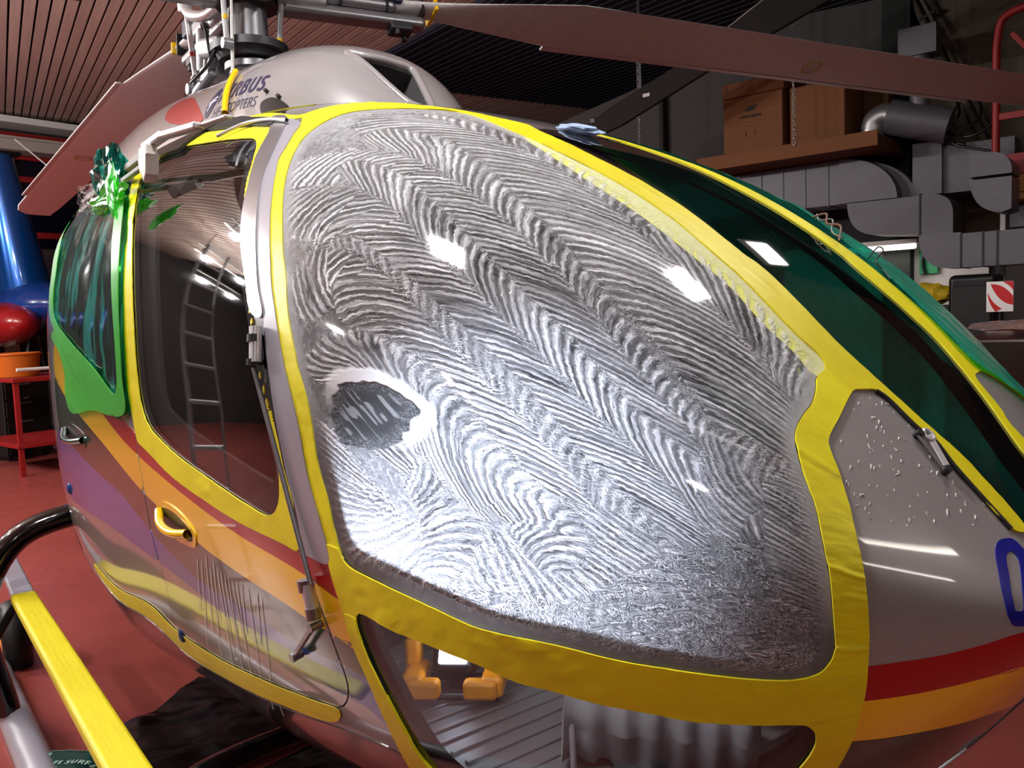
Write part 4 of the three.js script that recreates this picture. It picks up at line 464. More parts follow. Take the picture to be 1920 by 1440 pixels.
    const g = new THREE.BufferGeometry(); g.setAttribute('position', new THREE.Float32BufferAttribute(pos, 3)); g.setAttribute('uv', new THREE.Float32BufferAttribute(uvs, 2)); g.setIndex(id); g.computeVertexNormals(); return g;
  };
  const BG = bladeGeo();
  const defs = [[Math.PI - 0.1885, -0.24, M.blade], [-Math.PI / 2, 0.05, M.blade], [-0.1, 0.05, M.blade], [Math.PI / 2, 0.05, M.blade]];
  for (const [az, pitch, m] of defs) {
    const b = mesh('rotor_blade', BG, m, heli); b.position.set(HX, HY - 0.01, 0); b.rotation.set(0, az, 0); b.rotateZ(pitch);
    mesh('blade_cuff', merge([rbox(0.10, 0.09, 0.50, 0.03, 0, 0, 0.36), rbox(0.075, 0.05, 0.62, 0.02, 0, -0.07, 0.42), rod([0, -0.03, 0.14], [0, -0.03, 0.30], 0.055)]), M.steel, b);
    for (const z of [0.27, 0.36, 0.56, 0.72]) mesh('cuff_band', rbox(0.112, 0.098, 0.010, 0.002, 0, 0, z), M.black, b);
    mesh('damper_block', merge([rbox(0.07, 0.06, 0.10, 0.01, 0.0, -0.09, 0.62), rod([-0.02, -0.10, 0.60], [-0.02, -0.14, 0.60], 0.012), rod([0.02, -0.10, 0.64], [0.02, -0.14, 0.64], 0.012)]), M.darkSteel, b);
    mesh('root_fitting', rbox(0.12, 0.08, 0.10, 0.01, 0, 0.03, 0.58), std(0x1d2a44, 0.4), b);
    mesh('leading_edge_strip', rbox(0.03, 0.012, 3.2, 0.005, 0.148, 0.0, 3.0), std(0xcfcaca, 0.35, 0.3), b);
    mesh('blade_band', rbox(0.125, 0.052, 0.016, 0.004, 0, 0, 0.78), M.yellow, b);
    mesh('ring_mark', (() => { const g = new THREE.TorusGeometry(0.05, 0.006, 6, 32); g.rotateX(Math.PI / 2); g.scale(1, 0.2, 1); g.translate(0.0, -0.019, 3.05); return g; })(), std(0xb59c10, 0.5), b);
  }
}
{ // landing gear
  for (const s of [1, -1]) {
    const sk = mesh('landing_skid', merge([tube([[-0.35, 0.10, 0.9 * s], [-0.55, -0.02, 0.9 * s], [-0.85, -0.09, 0.9 * s], [-1.6, -0.105, 0.9 * s], [-3.0, -0.05, 0.9 * s], [-4.3, 0.0, 0.9 * s]], 0.062, 60, 16)]), M.frame, heli);
    const st = mesh('boarding_step', bar([-4.5, 0.50, 0.80 * s], [-3.50, 0.49, 0.845 * s], 0.085, 0.035, 0.012), M.frame, heli);
    mesh('step_tape', bar([-3.55, 0.492, 0.845 * s], [-1.30, 0.482, 0.90 * s], 0.092, 0.042, 0.014), M.tape2, st).userData.label = 'long boarding step wrapped in yellow tape';
    mesh('step_bracket', rod([-3.6, 0.47, 0.86 * s], [-3.6, 0.30, 0.97 * s], 0.018), M.black, st); mesh('step_bracket', rod([-1.9, 0.46, 0.88 * s], [-1.9, 0.1, 0.95 * s], 0.018), M.black, st);
  }
  mesh('cross_tube', tube([[-3.6, 0.02, -0.93], [-3.6, 0.45, -0.99], [-3.6, 0.72, -0.85], [-3.6, 0.80, -0.55], [-3.6, 0.80, 0], [-3.6, 0.80, 0.55], [-3.6, 0.72, 0.85], [-3.6, 0.45, 0.99], [-3.6, 0.02, 0.93]], 0.05, 80, 16), M.gloss, heli);
  mesh('cross_tube', tube([[-1.92, -0.05, -0.92], [-1.92, 0.12, -0.90], [-1.92, 0.26, -0.7], [-1.98, 0.27, -0.35], [-2.0, 0.27, 0], [-1.98, 0.27, 0.35], [-1.92, 0.26, 0.7], [-1.92, 0.12, 0.90], [-1.92, -0.05, 0.92]], 0.045, 80, 16), M.gloss, heli);
  const w = mesh('handling_wheel', (() => { const g = new THREE.TorusGeometry(0.145, 0.065, 14, 32); g.translate(-4.45, 0.07, 0.80); return g; })(), M.rubber, heli); mesh('wheel_hub', rod([-4.45, 0.07, 0.76], [-4.45, 0.07, 0.86], 0.095, 0.095, 24), M.orange, w); mesh('wheel_bracket', merge([bar([-4.45, 0.07, 0.88], [-4.45, 0.30, 0.88], 0.05, 0.02), bar([-4.45, 0.28, 0.88], [-4.2, 0.02, 0.9], 0.04, 0.02)]), M.orange, w);
  mesh('tail_cone', merge([rod([-4.15, 1.70, 0], [-5.2, 1.76, 0], 0.36, 0.24, 28), (() => { const g = new THREE.SphereGeometry(0.24, 24, 16); g.translate(-5.2, 1.76, 0); return g; })()]), M.white, heli);
}
{ // rail above the cabin door
  const r = mesh('sliding_door_rail', merge([bar([-1.97, 1.985, 0.655], [-1.79, 1.975, 0.66], 0.03, 0.02, 0.006), bar([-1.80, 1.975, 0.66], [-1.60, 1.955, 0.635], 0.028, 0.018, 0.006), bar([-1.62, 1.957, 0.63], [-1.50, 1.955, 0.60], 0.02, 0.008, 0.003)]), M.alu, heli);
  mesh('rail_end_block', merge([rbox(0.07, 0.035, 0.03, 0.006, -1.905, 1.955, 0.67), (() => { const g = plate([[-0.035, 0], [0.035, 0], [0.02, -0.045], [0.0, -0.06], [-0.028, -0.03]], 0.028, 0.003); g.translate(-1.905, 1.942, 0.656); return g; })()]), M.whitePlastic, r);
  mesh('guide_rail', bar([-3.0, 2.03, 0.60], [-1.93, 1.975, 0.65], 0.015, 0.02), M.greyTrim, r); mesh('guide_rail', bar([-3.0, 1.985, 0.62], [-1.93, 1.935, 0.665], 0.015, 0.014), M.greyTrim, r);
  mesh('roof_fairing', (() => { const f = (a, b) => Math.max(1.98 - a, a - 2.62, 0.70 - b, b - 0.90); f.box = [1.98, 2.62, 0.70, 0.90]; return panel(hull, f, 0.012, 0.012, 0.012); })(), M.black, heli);
}
{ // cockpit
  const fl = mesh('cockpit_floor', rbox(1.75, 0.02, 1.04, 0.005, -1.45, 0.60, 0), M.floor, heli);
  for (let k = 0; k < 16; k++) mesh('floor_rib', rbox(0.012, 0.006, 0.9, 0.002, -0.72 - k * 0.05, 0.612, 0), M.floor, fl);
  const ip = mesh('instrument_panel', rbox(0.20, 0.34, 0.50, 0.04, -0.70, 1.02, -0.20, 0, 0, 0.35), M.black, heli); mesh('glareshield', rbox(0.36, 0.05, 0.60, 0.02, -0.66, 1.22, -0.20, 0, 0, -0.3), M.black, ip); mesh('centre_pedestal', rbox(0.36, 0.36, 0.16, 0.03, -0.88, 0.81, -0.24), M.black, ip);
  for (const z of [0.36, -0.36]) {
    const s = mesh('pilot_seat', rbox(0.48, 0.10, 0.46, 0.045, -1.72, 0.93, z, 0, 0, 0.06), M.leather, heli); mesh('seat_back', rbox(0.11, 0.72, 0.46, 0.05, -1.99, 1.30, z, 0, 0, 0.14), M.leather, s); mesh('head_rest', rbox(0.08, 0.18, 0.26, 0.035, -2.06, 1.74, z, 0, 0, 0.1), M.leather, s); mesh('seat_base', rbox(0.36, 0.26, 0.36, 0.03, -1.74, 0.75, z), M.black, s);
    if (z < 0) for (const q of [-0.09, 0.09]) mesh('rudder_pedal', merge([rbox(0.03, 0.14, 0.09, 0.01, -0.70, 0.76, z + q, 0, 0, 0.4), rod([-0.72, 0.62, z + q], [-0.70, 0.75, z + q], 0.012)]), M.darkSteel, heli);
    const cy = mesh('cyclic_stick', tube([[-1.46, 0.62, z], [-1.40, 0.80, z], [-1.48, 0.98, z], [-1.44, 1.10, z]], 0.016, 24), M.black, heli);
  }
  const boot = mesh('control_gaiter', (() => { const g = new THREE.CylinderGeometry(0.075, 0.095, 0.34, 28, 24, true), p = g.attributes.position; for (let i = 0; i < p.count; i++) { const y = p.getY(i), x = p.getX(i), z = p.getZ(i), k = 1 + 0.10 * Math.sin(y * 120) + 0.22 * (fbm(x * 30 + 5, y * 22 + z * 20, 95, 3) - 0.5); p.setXYZ(i, x * k, y, z * k); } g.computeVertexNormals(); g.rotateZ(Math.PI / 2 - 0.1); g.rotateY(0.85); g.translate(-0.66, 0.70, 0.20); return g; })(), std(0x6d6c6e, 0.8), heli);
  mesh('gaiter_clamp', (() => { const g = new THREE.TorusGeometry(0.088, 0.006, 8, 32); g.rotateY(0.85 + Math.PI / 2); g.translate(-0.775, 0.70, 0.305); return g; })(), M.alu, boot);
  mesh('head_liner', (() => { const f = (a, b) => Math.max(1.95 - a, a - 2.6, 0.55 - b, b - 2.1); f.box = [1.95, 2.6, 0.55, 2.1]; return panel(hull, f, 0.03, -0.05); })(), M.head, heli);
  mesh('cabin_divider', rbox(0.04, 1.3, 1.2, 0.02, -2.75, 1.2, 0), M.liner, heli);
}
heli.updateMatrixWorld(true);
{ // wipe left on the roof
  const c = BK.cloth.reduce((t, p) => [t[0] + p[0] / 6, t[1] + p[1] / 6], [0, 0]), q = new THREE.IcosahedronGeometry(1, 4), a = q.attributes.position, p0 = heli.localToWorld(V(...skin(c[0], c[1] + 0.05, 0.006))); for (let i = 0; i < a.count; i++) { const x = a.getX(i), y = a.getY(i), z = a.getZ(i), k = 0.7 + 0.6 * fbm(x * 3 + 5, y * 3 + z * 2, 99, 3); a.setXYZ(i, x * k * 0.06, y * k * 0.012, z * k * 0.04); } q.computeVertexNormals(); q.rotateZ(-0.25); q.translate(p0.x, p0.y, p0.z);
  single('cleaning_wipe', 'crumpled pale blue wipe lying on the roof beside the centre pane', 'cloth', q, std(0x9fb4d6, 0.8));
}
const toWorld = (x, y, z) => heli.localToWorld(V(x, y, z));
{ // work light standing on the cockpit floor
  const p = toWorld(-1.20, 0.617, 0.28), g = thing('work_light', 'lit white work lamp with orange corner guards on the cockpit floor', 'lamp', [p.x, p.y, p.z], 0.6); g.scale.setScalar(0.86);
  const face = mesh('lamp_glass', rbox(0.075, 0.05, 0.012, 0.005, 0, 0.115, 0.035, -0.7), new THREE.MeshStandardMaterial({ color: 0xffffff, emissive: 0xe6f0ff, emissiveIntensity: 12 }), g);
  mesh('housing', merge([rbox(0.12, 0.10, 0.05, 0.02, 0, 0.10, 0.0, -0.7), rbox(0.05, 0.10, 0.05, 0.01, 0, 0.05, -0.03)]), M.black, g);
  for (const s of [-1, 1]) mesh('corner_guard', merge([rbox(0.06, 0.055, 0.13, 0.015, 0.105 * s, 0.045, 0.02), rbox(0.045, 0.10, 0.05, 0.015, 0.118 * s, 0.09, -0.03), rbox(0.09, 0.05, 0.045, 0.014, 0.075 * s, 0.04, 0.075)]), M.orange, g);
  for (const q of [-0.06, 0.06]) mesh('foot', rod([-0.12, 0.012, q], [0.12, 0.012, q], 0.01), M.black, g);
  const l = new THREE.SpotLight(0xdfeaff, WORK_LAMP_POWER, 0, 0.48, 1, 2); g.updateMatrixWorld(true); l.position.copy(g.localToWorld(V(0, 0.135, 0.062))); l.target.position.copy(toWorld(-0.68, 1.03, 0.66)); l.castShadow = true; l.shadow.radius = 2; scene.add(l, l.target);
}
// ------------------------------------------------------------------ the hangar
const R = {
  dark: std(0x241f1f, 0.8, 0, { map: rep(grainTex, 4, 4) }),
  floor: std(0x9e4b44, 0.42, 0, { map: rep(dataTex(512, 512, (u, v) => { const k = 0.80 + 0.2 * (0.5 * nA(u, v) + 0.3 * nB(u, v) + 0.2 * nC(u, v)) - (nC(u, v) > 0.93 ? 0.08 : 0); return [k, k, k]; }, false), 5, 5), roughnessMap: rep(roughTex, 6, 6) }),
  slat: [0xcdb6ab, 0xc6afa4, 0xd2bdb2].map(c => std(c, 0.6, 0, { map: rep(woodTex, 1, 1) })), navy: std(0x0a0a22, 0.55), navyRib: std(0x0c0c24, 0.6), above: std(0x1a0e10, 0.9),
  wall: std(0x474342, 0.85, 0, { map: rep(grainTex, 4, 4) }), wallB: std(0x5d5346, 0.85, 0, { map: rep(grainTex, 3, 3) }), pale: std(0xa59a92, 0.7), redPaint: std(0x8e1414, 0.5), pane: std(0x0b0b1c, 0.15), white: std(0xd6d4d0, 0.7),
  ply: std(0x7d4a20, 0.75, 0, { map: rep(woodTex, 1, 1) }), plyDark: std(0x5a3416, 0.8, 0, { map: rep(woodTex, 1, 1) }), plank: std(0xb07a3c, 0.7, 0, { map: rep(woodTex, 1, 1) }), galv: std(0x66646a, 0.5, 0.35, { map: rep(grainTex, 1, 1) }), seam: std(0x2a292c, 0.6, 0.3), silver: std(0xa5a3a4, 0.35, 0.8),
};
const sl = V(-0.94509557, 0.06899403, -0.31942791).normalize(), se = V(0.3202, 0, -0.94736).normalize(), sn = se.clone().cross(sl).normalize(); if (sn.y < 0) sn.negate();
const C0 = V(-14, 5.06, -5.6), onCeil = (q, s, n = 0) => C0.clone().addScaledVector(se, q).addScaledVector(sl, -s).addScaledVector(sn, n);
function ceilBox(q0, q1, s0, s1, n0, n1) { const g = new THREE.BoxGeometry(q1 - q0, n1 - n0, s1 - s0), m = new THREE.Matrix4().makeBasis(se, sn, sl.clone().negate()); g.applyMatrix4(m); const c = onCeil((q0 + q1) / 2, (s0 + s1) / 2, (n0 + n1) / 2); g.translate(c.x, c.y, c.z); return g; }
struct('floor', box(26, 0.2, 22, -3.5, -0.1, -4), R.floor, 'red painted hangar floor');
const ceil = struct('ceiling', ceilBox(-14, 13, -4, 26, 0.10, 0.25), R.above, 'sloping slatted ceiling');
for (let k = -52; k < 92; k++) mesh('slat', ceilBox(k * 0.1125, k * 0.1125 + 0.091, -1.0, 22, 0.0, 0.03), R.slat[(k + 52) % 3], ceil);
struct('wall_left', box(0.2, 7.5, 22, -15.2, 3.75, -4), std(0x3a322f, 0.8, 0, { map: rep(grainTex, 4, 4) }), 'dark far wall above the toolbox');
struct('wall_front', box(0.2, 7.5, 22, 9.2, 3.75, -4), R.dark, 'dark wall behind the viewer');
struct('wall_rear', box(25, 7.5, 0.2, -3, 3.75, 6.8), R.dark, 'dark side wall');
struct('wall_back', box(25, 7.5, 0.2, -3, 3.75, -14.6), R.wall, 'grey wall behind the partition');
{ // partition on the right, with a raking top
  const g = plate([[-9.5, 0], [-9.5, 3.18], [-5.955, 3.82], [-3.07, 4.315], [3, 5.3], [9, 5.3], [9, 0]], 0.15); g.translate(0, 0, -8.15); const w = struct('wall_right', g, R.wall, 'grey partition wall with a raking top edge');
  mesh('column', box(0.23, 4.2, 0.2, -2.17, 2.1, -7.92), std(0x141a16, 0.8), w); mesh('column', rod([-4.525, 0, -7.95], [-4.525, 3.98, -7.95], 0.035), std(0x15100e, 0.7), w);
  mesh('wall_lining', box(3.6, 3.4, 0.03, -0.2, 3.75, -7.96), R.wallB, w).userData.label = 'beige lining of the wall behind the railing';
  mesh('white_lining', box(1.75, 2.16, 0.03, -2.35, 1.08, -7.965), R.white, w).userData.label = 'white lit wall below the ducts';
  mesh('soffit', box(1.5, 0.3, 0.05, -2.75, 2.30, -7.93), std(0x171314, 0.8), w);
}
{ // dark skylight in the slatted ceiling
  const c = struct('skylight', ceilBox(3.05, 7.7, 4.72, 13.2, -0.06, -0.02), R.navy, 'dark navy skylight panel in the ceiling');
  for (let k = 0; k < 41; k++) mesh('rib', ceilBox(3.08 + k * 0.1125, 3.08 + k * 0.1125 + 0.018, 4.74, 13.15, -0.075, -0.055), R.navyRib, c);
}
{ // far wall: ledges and red-framed window
  struct('trim_1', box(0.5, 0.1, 9, -14.75, 4.98, -6.0), R.white, 'white ledge under the slats');
  struct('trim_2', box(0.3, 0.06, 9, -14.9, 4.80, -7.0), R.redPaint, 'red strip under the white ledge');
  struct('trim_3', merge([box(0.4, 0.16, 9, -14.6, 4.57, -5.5), box(0.5, 0.04, 9, -14.6, 4.67, -5.5)]), R.pale, 'pale beam across the far wall');
  const w = struct('window_1', box(0.04, 1.5, 2.9, -14.98, 3.80, -6.75), R.pane, 'dark window with red frames in the far wall');
  const fr = (y0, y1, z0, z1) => mesh('window_frame', box(0.08, y1 - y0, Math.abs(z1 - z0), -14.93, (y0 + y1) / 2, (z0 + z1) / 2), R.redPaint, w);
  fr(3.0, 4.5, -5.38, -5.28); fr(3.0, 4.5, -6.9, -6.8); fr(3.0, 4.5, -8.2, -8.1); fr(4.08, 4.17, -8.2, -5.28); fr(3.18, 3.28, -8.2, -5.28); fr(4.44, 4.5, -8.2, -5.28);
  struct('trim_4', box(0.2, 4.6, 0.22, -14.9, 2.3, -5.08), R.pale, 'pale post beside the red window frame'); struct('trim_5', box(0.25, 4.6, 0.16, -14.9, 2.3, -4.82), R.pale, 'pale post at the end of the beam');
  single('stay_wire', 'thin pale rod slanting down past the red window frame', 'rod', rod([-13, 4.36, -4.72], [-13, 3.75, -5.48], 0.012), R.white);
  struct('wall_lower', box(0.1, 2.9, 9, -15.05, 1.45, -7), std(0x2a2024, 0.8), 'dark lower part of the far wall');
}
// crates on a hanging shelf
{
  const sh = thing('hanging_shelf', 'wooden shelf hung from the ceiling above the ducts', 'shelf', [-2.85, 2.84, -7.35]);
  for (let k = 0; k < 4; k++) mesh('plank', rbox(1.55, 0.10, 0.165, 0.006, 0, 0.05, -0.26 + k * 0.172), R.plyDark, sh); mesh('front_board', rbox(1.56, 0.12, 0.03, 0.005, 0.0, 0.06, 0.36), R.ply, sh);
  const print = canvasTex(512, 512, (x) => { x.clearRect(0, 0, 512, 512); x.fillStyle = '#20120a'; x.beginPath(); x.moveTo(190, 150); x.quadraticCurveTo(260, 90, 330, 110); x.quadraticCurveTo(300, 165, 190, 150); x.fill(); x.font = 'bold 44px sans-serif'; x.textAlign = 'center'; x.fillText('eurocopter', 256, 215); x.font = '26px sans-serif'; x.fillText('-- ----- --', 240, 262); x.fillText('---- ------- ----', 256, 300); x.fillRect(200, 345, 8, 40); x.fillRect(300, 345, 8, 12); x.fillRect(300, 368, 8, 14); });
  const crate = (nm, label, w, h, d, pos, ry, m, lid, dec) => { const g = thing(nm, label, 'crate', pos, ry, undefined); mesh('body', rbox(w, h - lid, d, 0.008, 0, (h - lid) / 2, 0), m, g); if (lid) mesh('lid', rbox(w + 0.016, lid, d + 0.016, 0.008, 0, h - lid / 2 + 0.002, 0), m, g); mesh('corner_batten', rbox(0.05, h - lid - 0.01, 0.02, 0.004, w / 2 - 0.03, (h - lid) / 2, d / 2 + 0.006), m, g); if (dec) { const p = new THREE.PlaneGeometry(w * 0.8, h * 0.72); p.translate(-0.02, h * 0.45, d / 2 + 0.005); mesh('print', p, std(0xffffff, 0.7, 0, { map: print, transparent: true }), g); } return g; };
  crate('plywood_crate', 'pale brown crate with a lid and dark printed mark on the hanging shelf', 0.56, 0.66, 0.5, [-3.18, 2.945, -7.42], 0, R.ply, 0.13, true);
  crate('plywood_crate', 'plain brown crate without a lid beside the printed crate', 0.47, 0.52, 0.45, [-2.62, 2.945, -7.42], 0, R.ply, 0, false);
  const c3 = crate('plywood_crate', 'dark brown crate with a pale paper label next to the silver pipe', 0.22, 0.6, 0.22, [-2.27, 2.945, -7.72], 0, R.plyDark, 0, false); mesh('paper_label', rbox(0.09, 0.09, 0.003, 0.001, 0.02, 0.25, 0.113), R.white, c3);
  const chain = (label, x, y0, y1, z) => { const g = thing('hanging_chain', label, 'chain', [x, y0, z]); y1 = onCeilY(x, z); const n = Math.floor((y1 - y0) / 0.036), G = (() => { const t = new THREE.TorusGeometry(0.014, 0.0038, 6, 14); t.scale(0.75, 1.5, 1); return t; })(); for (let k = 0; k < n; k++) { const l = mesh('link', G, R.silver, g); l.position.y = k * 0.036; l.rotation.y = k % 2 ? Math.PI / 2 : 0; } return g; };
  chain('steel chain holding up the front of the shelf with crates', -2.73, 2.96, 4.15, -6.96); chain('steel chain behind the dark rotor blade', -4.25, 3.2, 4.35, -7.02);
}
// ducts and pipes
{
  const d1 = thing('air_duct', 'long grey sheet metal duct below the crates with a round elbow', 'duct', [0, 0, -7.80]);
  mesh('duct_run', box(1.9, 0.37, 0.42, -3.45, 2.645, 0.21), R.galv, d1);
  for (const x of [-4.2, -3.8, -3.4, -3.2, -3.0, -2.8, -2.6]) mesh('seam', box(0.014, 0.385, 0.435, x, 2.645, 0.21), R.galv, d1);
  const q = [[-2.5, 2.46]]; for (let k = 0; k <= 16; k++) { const a = Math.PI / 2 * (1 - k / 16); q.push([-2.5 + 0.47 * Math.cos(a), 2.46 + 0.37 * Math.sin(a)]); } mesh('elbow', plate(q, 0.45), R.galv, d1);
  const q2 = q.map(([x, y]) => [-2.5 + (x + 2.5) * 1.22, 2.46 + (y - 2.46) * 1.0]); const e2 = plate(q2, 0.3); mesh('elbow_back', e2, R.galv, d1);
  mesh('branch', merge([box(0.22, 0.42, 0.3, -1.84, 2.68, 0.16)]), R.galv, d1); mesh('branch_side', box(0.5, 0.38, 0.26, -1.48, 2.66, 0.13), R.galv, d1);
  const d2 = thing('air_duct', 'grey sheet metal duct bent in an S under the long duct', 'duct', [0, 0, -7.72]);
  const s = new THREE.Shape(); s.moveTo(-2.42, 2.45); s.lineTo(-1.84, 2.45); s.lineTo(-1.84, 2.14); s.lineTo(-2.20, 2.17); s.quadraticCurveTo(-2.42, 2.20, -2.42, 2.45); mesh('lower_bend', new THREE.ExtrudeGeometry(s, { depth: 0.4, bevelEnabled: false }), R.galv, d2);
  const s3 = new THREE.Shape(); s3.moveTo(-1.835, 2.45); s3.lineTo(-1.75, 2.45); s3.quadraticCurveTo(-1.60, 2.43, -1.60, 2.28); s3.lineTo(-1.60, 2.12); s3.lineTo(-1.835, 2.10); mesh('upper_bend', new THREE.ExtrudeGeometry(s3, { depth: 0.44, bevelEnabled: false }), R.galv, d2); mesh('seam', box(0.014, 0.36, 0.45, -1.838, 2.28, 0.22), R.seam, d2);
  const d3 = thing('air_duct', 'low grey duct with a rounded end above the white wall', 'duct', [0, 0, -7.0]);
  const s4 = new THREE.Shape(); s4.moveTo(-1.70, 2.09); s4.lineTo(-1.42, 2.09); s4.lineTo(-1.42, 1.84); s4.lineTo(-1.52, 1.84); s4.quadraticCurveTo(-1.70, 1.86, -1.70, 2.09); mesh('rounded_end', new THREE.ExtrudeGeometry(s4, { depth: 0.3, bevelEnabled: false }), R.galv, d3);
  mesh('duct_run', box(1.2, 0.24, 0.3, -0.82, 1.96, 0.15), R.galv, d3); for (const x of [-1.42, -1.28, -1.19, -1.02]) mesh('seam', box(0.012, 0.25, 0.312, x, 1.96, 0.15), R.seam, d3);
  const d4 = thing('air_duct', 'grey duct ending in two rounded bends left of the wooden platform', 'duct', [0, 0, -6.95]);
  const s5 = new THREE.Shape(); s5.moveTo(-1.36, 2.46); s5.lineTo(-1.36, 2.62); s5.lineTo(-1.24, 2.62); s5.quadraticCurveTo(-1.12, 2.61, -1.10, 2.50); s5.lineTo(-1.10, 2.46); mesh('upper_bend', new THREE.ExtrudeGeometry(s5, { depth: 0.3, bevelEnabled: false }), R.galv, d4);
  const s6 = new THREE.Shape(); s6.moveTo(-1.36, 2.44); s6.lineTo(-1.10, 2.44); s6.lineTo(-1.10, 2.22); s6.lineTo(-1.16, 2.20); s6.quadraticCurveTo(-1.34, 2.22, -1.36, 2.44); mesh('lower_bend', new THREE.ExtrudeGeometry(s6, { depth: 0.3, bevelEnabled: false }), R.galv, d4);
  const p = thing('vent_pipe', 'silver round pipe with an elbow beside the dark crate', 'pipe', [0, 0, -7.45]);
  mesh('riser', rod([-2.22, 2.945, 0.1], [-2.22, 3.03, 0.1], 0.095, 0.095, 24), R.silver, p); mesh('elbow', tube([[-2.22, 3.02, 0.1], [-2.20, 3.09, 0.1], [-2.13, 3.13, 0.1], [-2.06, 3.12, 0.1]], 0.098, 20, 20), R.silver, p); mesh('drum', rod([-2.10, 3.12, 0.08], [-1.66, 2.98, 0.02], 0.14, 0.14, 24), R.galv, p); mesh('upper_pipe', rod([-1.87, 3.0, 0.05], [-1.87, 3.6, 0.05], 0.075, 0.075, 20), R.galv, p); mesh('collar', rod([-1.87, 3.06, 0.05], [-1.87, 3.12, 0.05], 0.08, 0.08, 20), R.silver, p); mesh('top_box', box(0.28, 0.22, 0.2, -1.87, 3.66, 0.05), R.galv, p);
  const dp = thing('slanting_pipe', 'pair of thin beige pipes slanting down the wall', 'pipe'); mesh('pipe', rod([-2.06, 4.18, -7.88], [-1.5, 2.9, -7.88], 0.03), R.wallB, dp); mesh('pipe', rod([-1.99, 4.18, -7.86], [-1.43, 2.9, -7.86], 0.018), R.wallB, dp); mesh('clip', rbox(0.13, 0.03, 0.05, 0.005, -1.93, 4.0, -7.87, 0, 0, 0.4), R.seam, dp);
  const cb = [[[-1.7, 3.3, -7.8], [-1.62, 3.05, -7.7], [-1.8, 2.9, -7.65], [-1.55, 2.8, -7.6]], [[-1.6, 3.2, -7.8], [-1.7, 2.95, -7.7], [-1.5, 2.85, -7.6], [-1.3, 2.95, -7.6]], [[-1.5, 3.25, -7.8], [-1.45, 3.0, -7.7], [-1.62, 2.82, -7.6], [-1.35, 2.7, -7.55]]];
  cb.forEach((c, k) => single('cable', ['black cable hanging in a loop behind the railing', 'dark cable trailing over the duct behind the railing', 'loose dark cable sagging onto the duct end'][k], 'cable', tube(c.map(p => [p[0], p[1] + 0.02, p[2] + 0.16 + 0.05 * k]), 0.012, 30, 6), M.black));
}
{ // red railing on a plank platform
  const g = thing('guard_rail', 'red tubular guard rail bolted to the wooden platform', 'railing', [0, 0, -7.1]);
  mesh('post', tube([[-1.277, 2.33, 0], [-1.277, 3.08, 0], [-1.273, 3.48, 0], [-1.237, 3.62, 0], [-1.11, 3.67, 0], [-0.46, 3.70, 0]], 0.027, 60, 14), R.redPaint, g); mesh('inner_post', bar([-1.18, 2.41, 0], [-1.18, 3.52, 0], 0.05, 0.034), R.redPaint, g); mesh('brace', bar([-1.18, 3.50, 0], [-0.46, 2.53, 0], 0.056, 0.034), R.redPaint, g); mesh('cross_rail', bar([-1.26, 2.925, 0], [-0.46, 2.925, 0], 0.034, 0.05), R.redPaint, g); mesh('toe_board', box(0.8, 0.15, 0.022, -0.82, 2.575, 0), R.redPaint, g); mesh('foot_plate', rbox(0.18, 0.16, 0.014, 0.004, -1.225, 2.39, 0.05), R.redPaint, g);
  for (const [x, y] of [[-1.295, 2.435], [-1.295, 2.345], [-1.20, 2.435], [-1.20, 2.345]]) mesh('bolt', rod([x, y, 0.055], [x, y, 0.07], 0.009), R.silver, g);
  const p = thing('plank_platform', 'light wooden platform edge under the red railing', 'platform', [0, 0, -7.1]); mesh('edge_board', rbox(1.85, 0.125, 0.045, 0.004, -0.43, 2.432, 0.008), R.plank, p); mesh('plank', rbox(1.88, 0.045, 0.5, 0.004, -0.41, 2.335, -0.16), R.plank, p); mesh('plank', rbox(1.88, 0.04, 0.5, 0.004, -0.41, 2.515, -0.30), R.plank, p); mesh('hanger', box(0.034, 2.3, 0.034, -1.25, 1.15, -0.14), R.silver, p); mesh('underside', box(1.5, 0.18, 0.045, -0.45, 2.22, -0.12), R.galv, p);
}
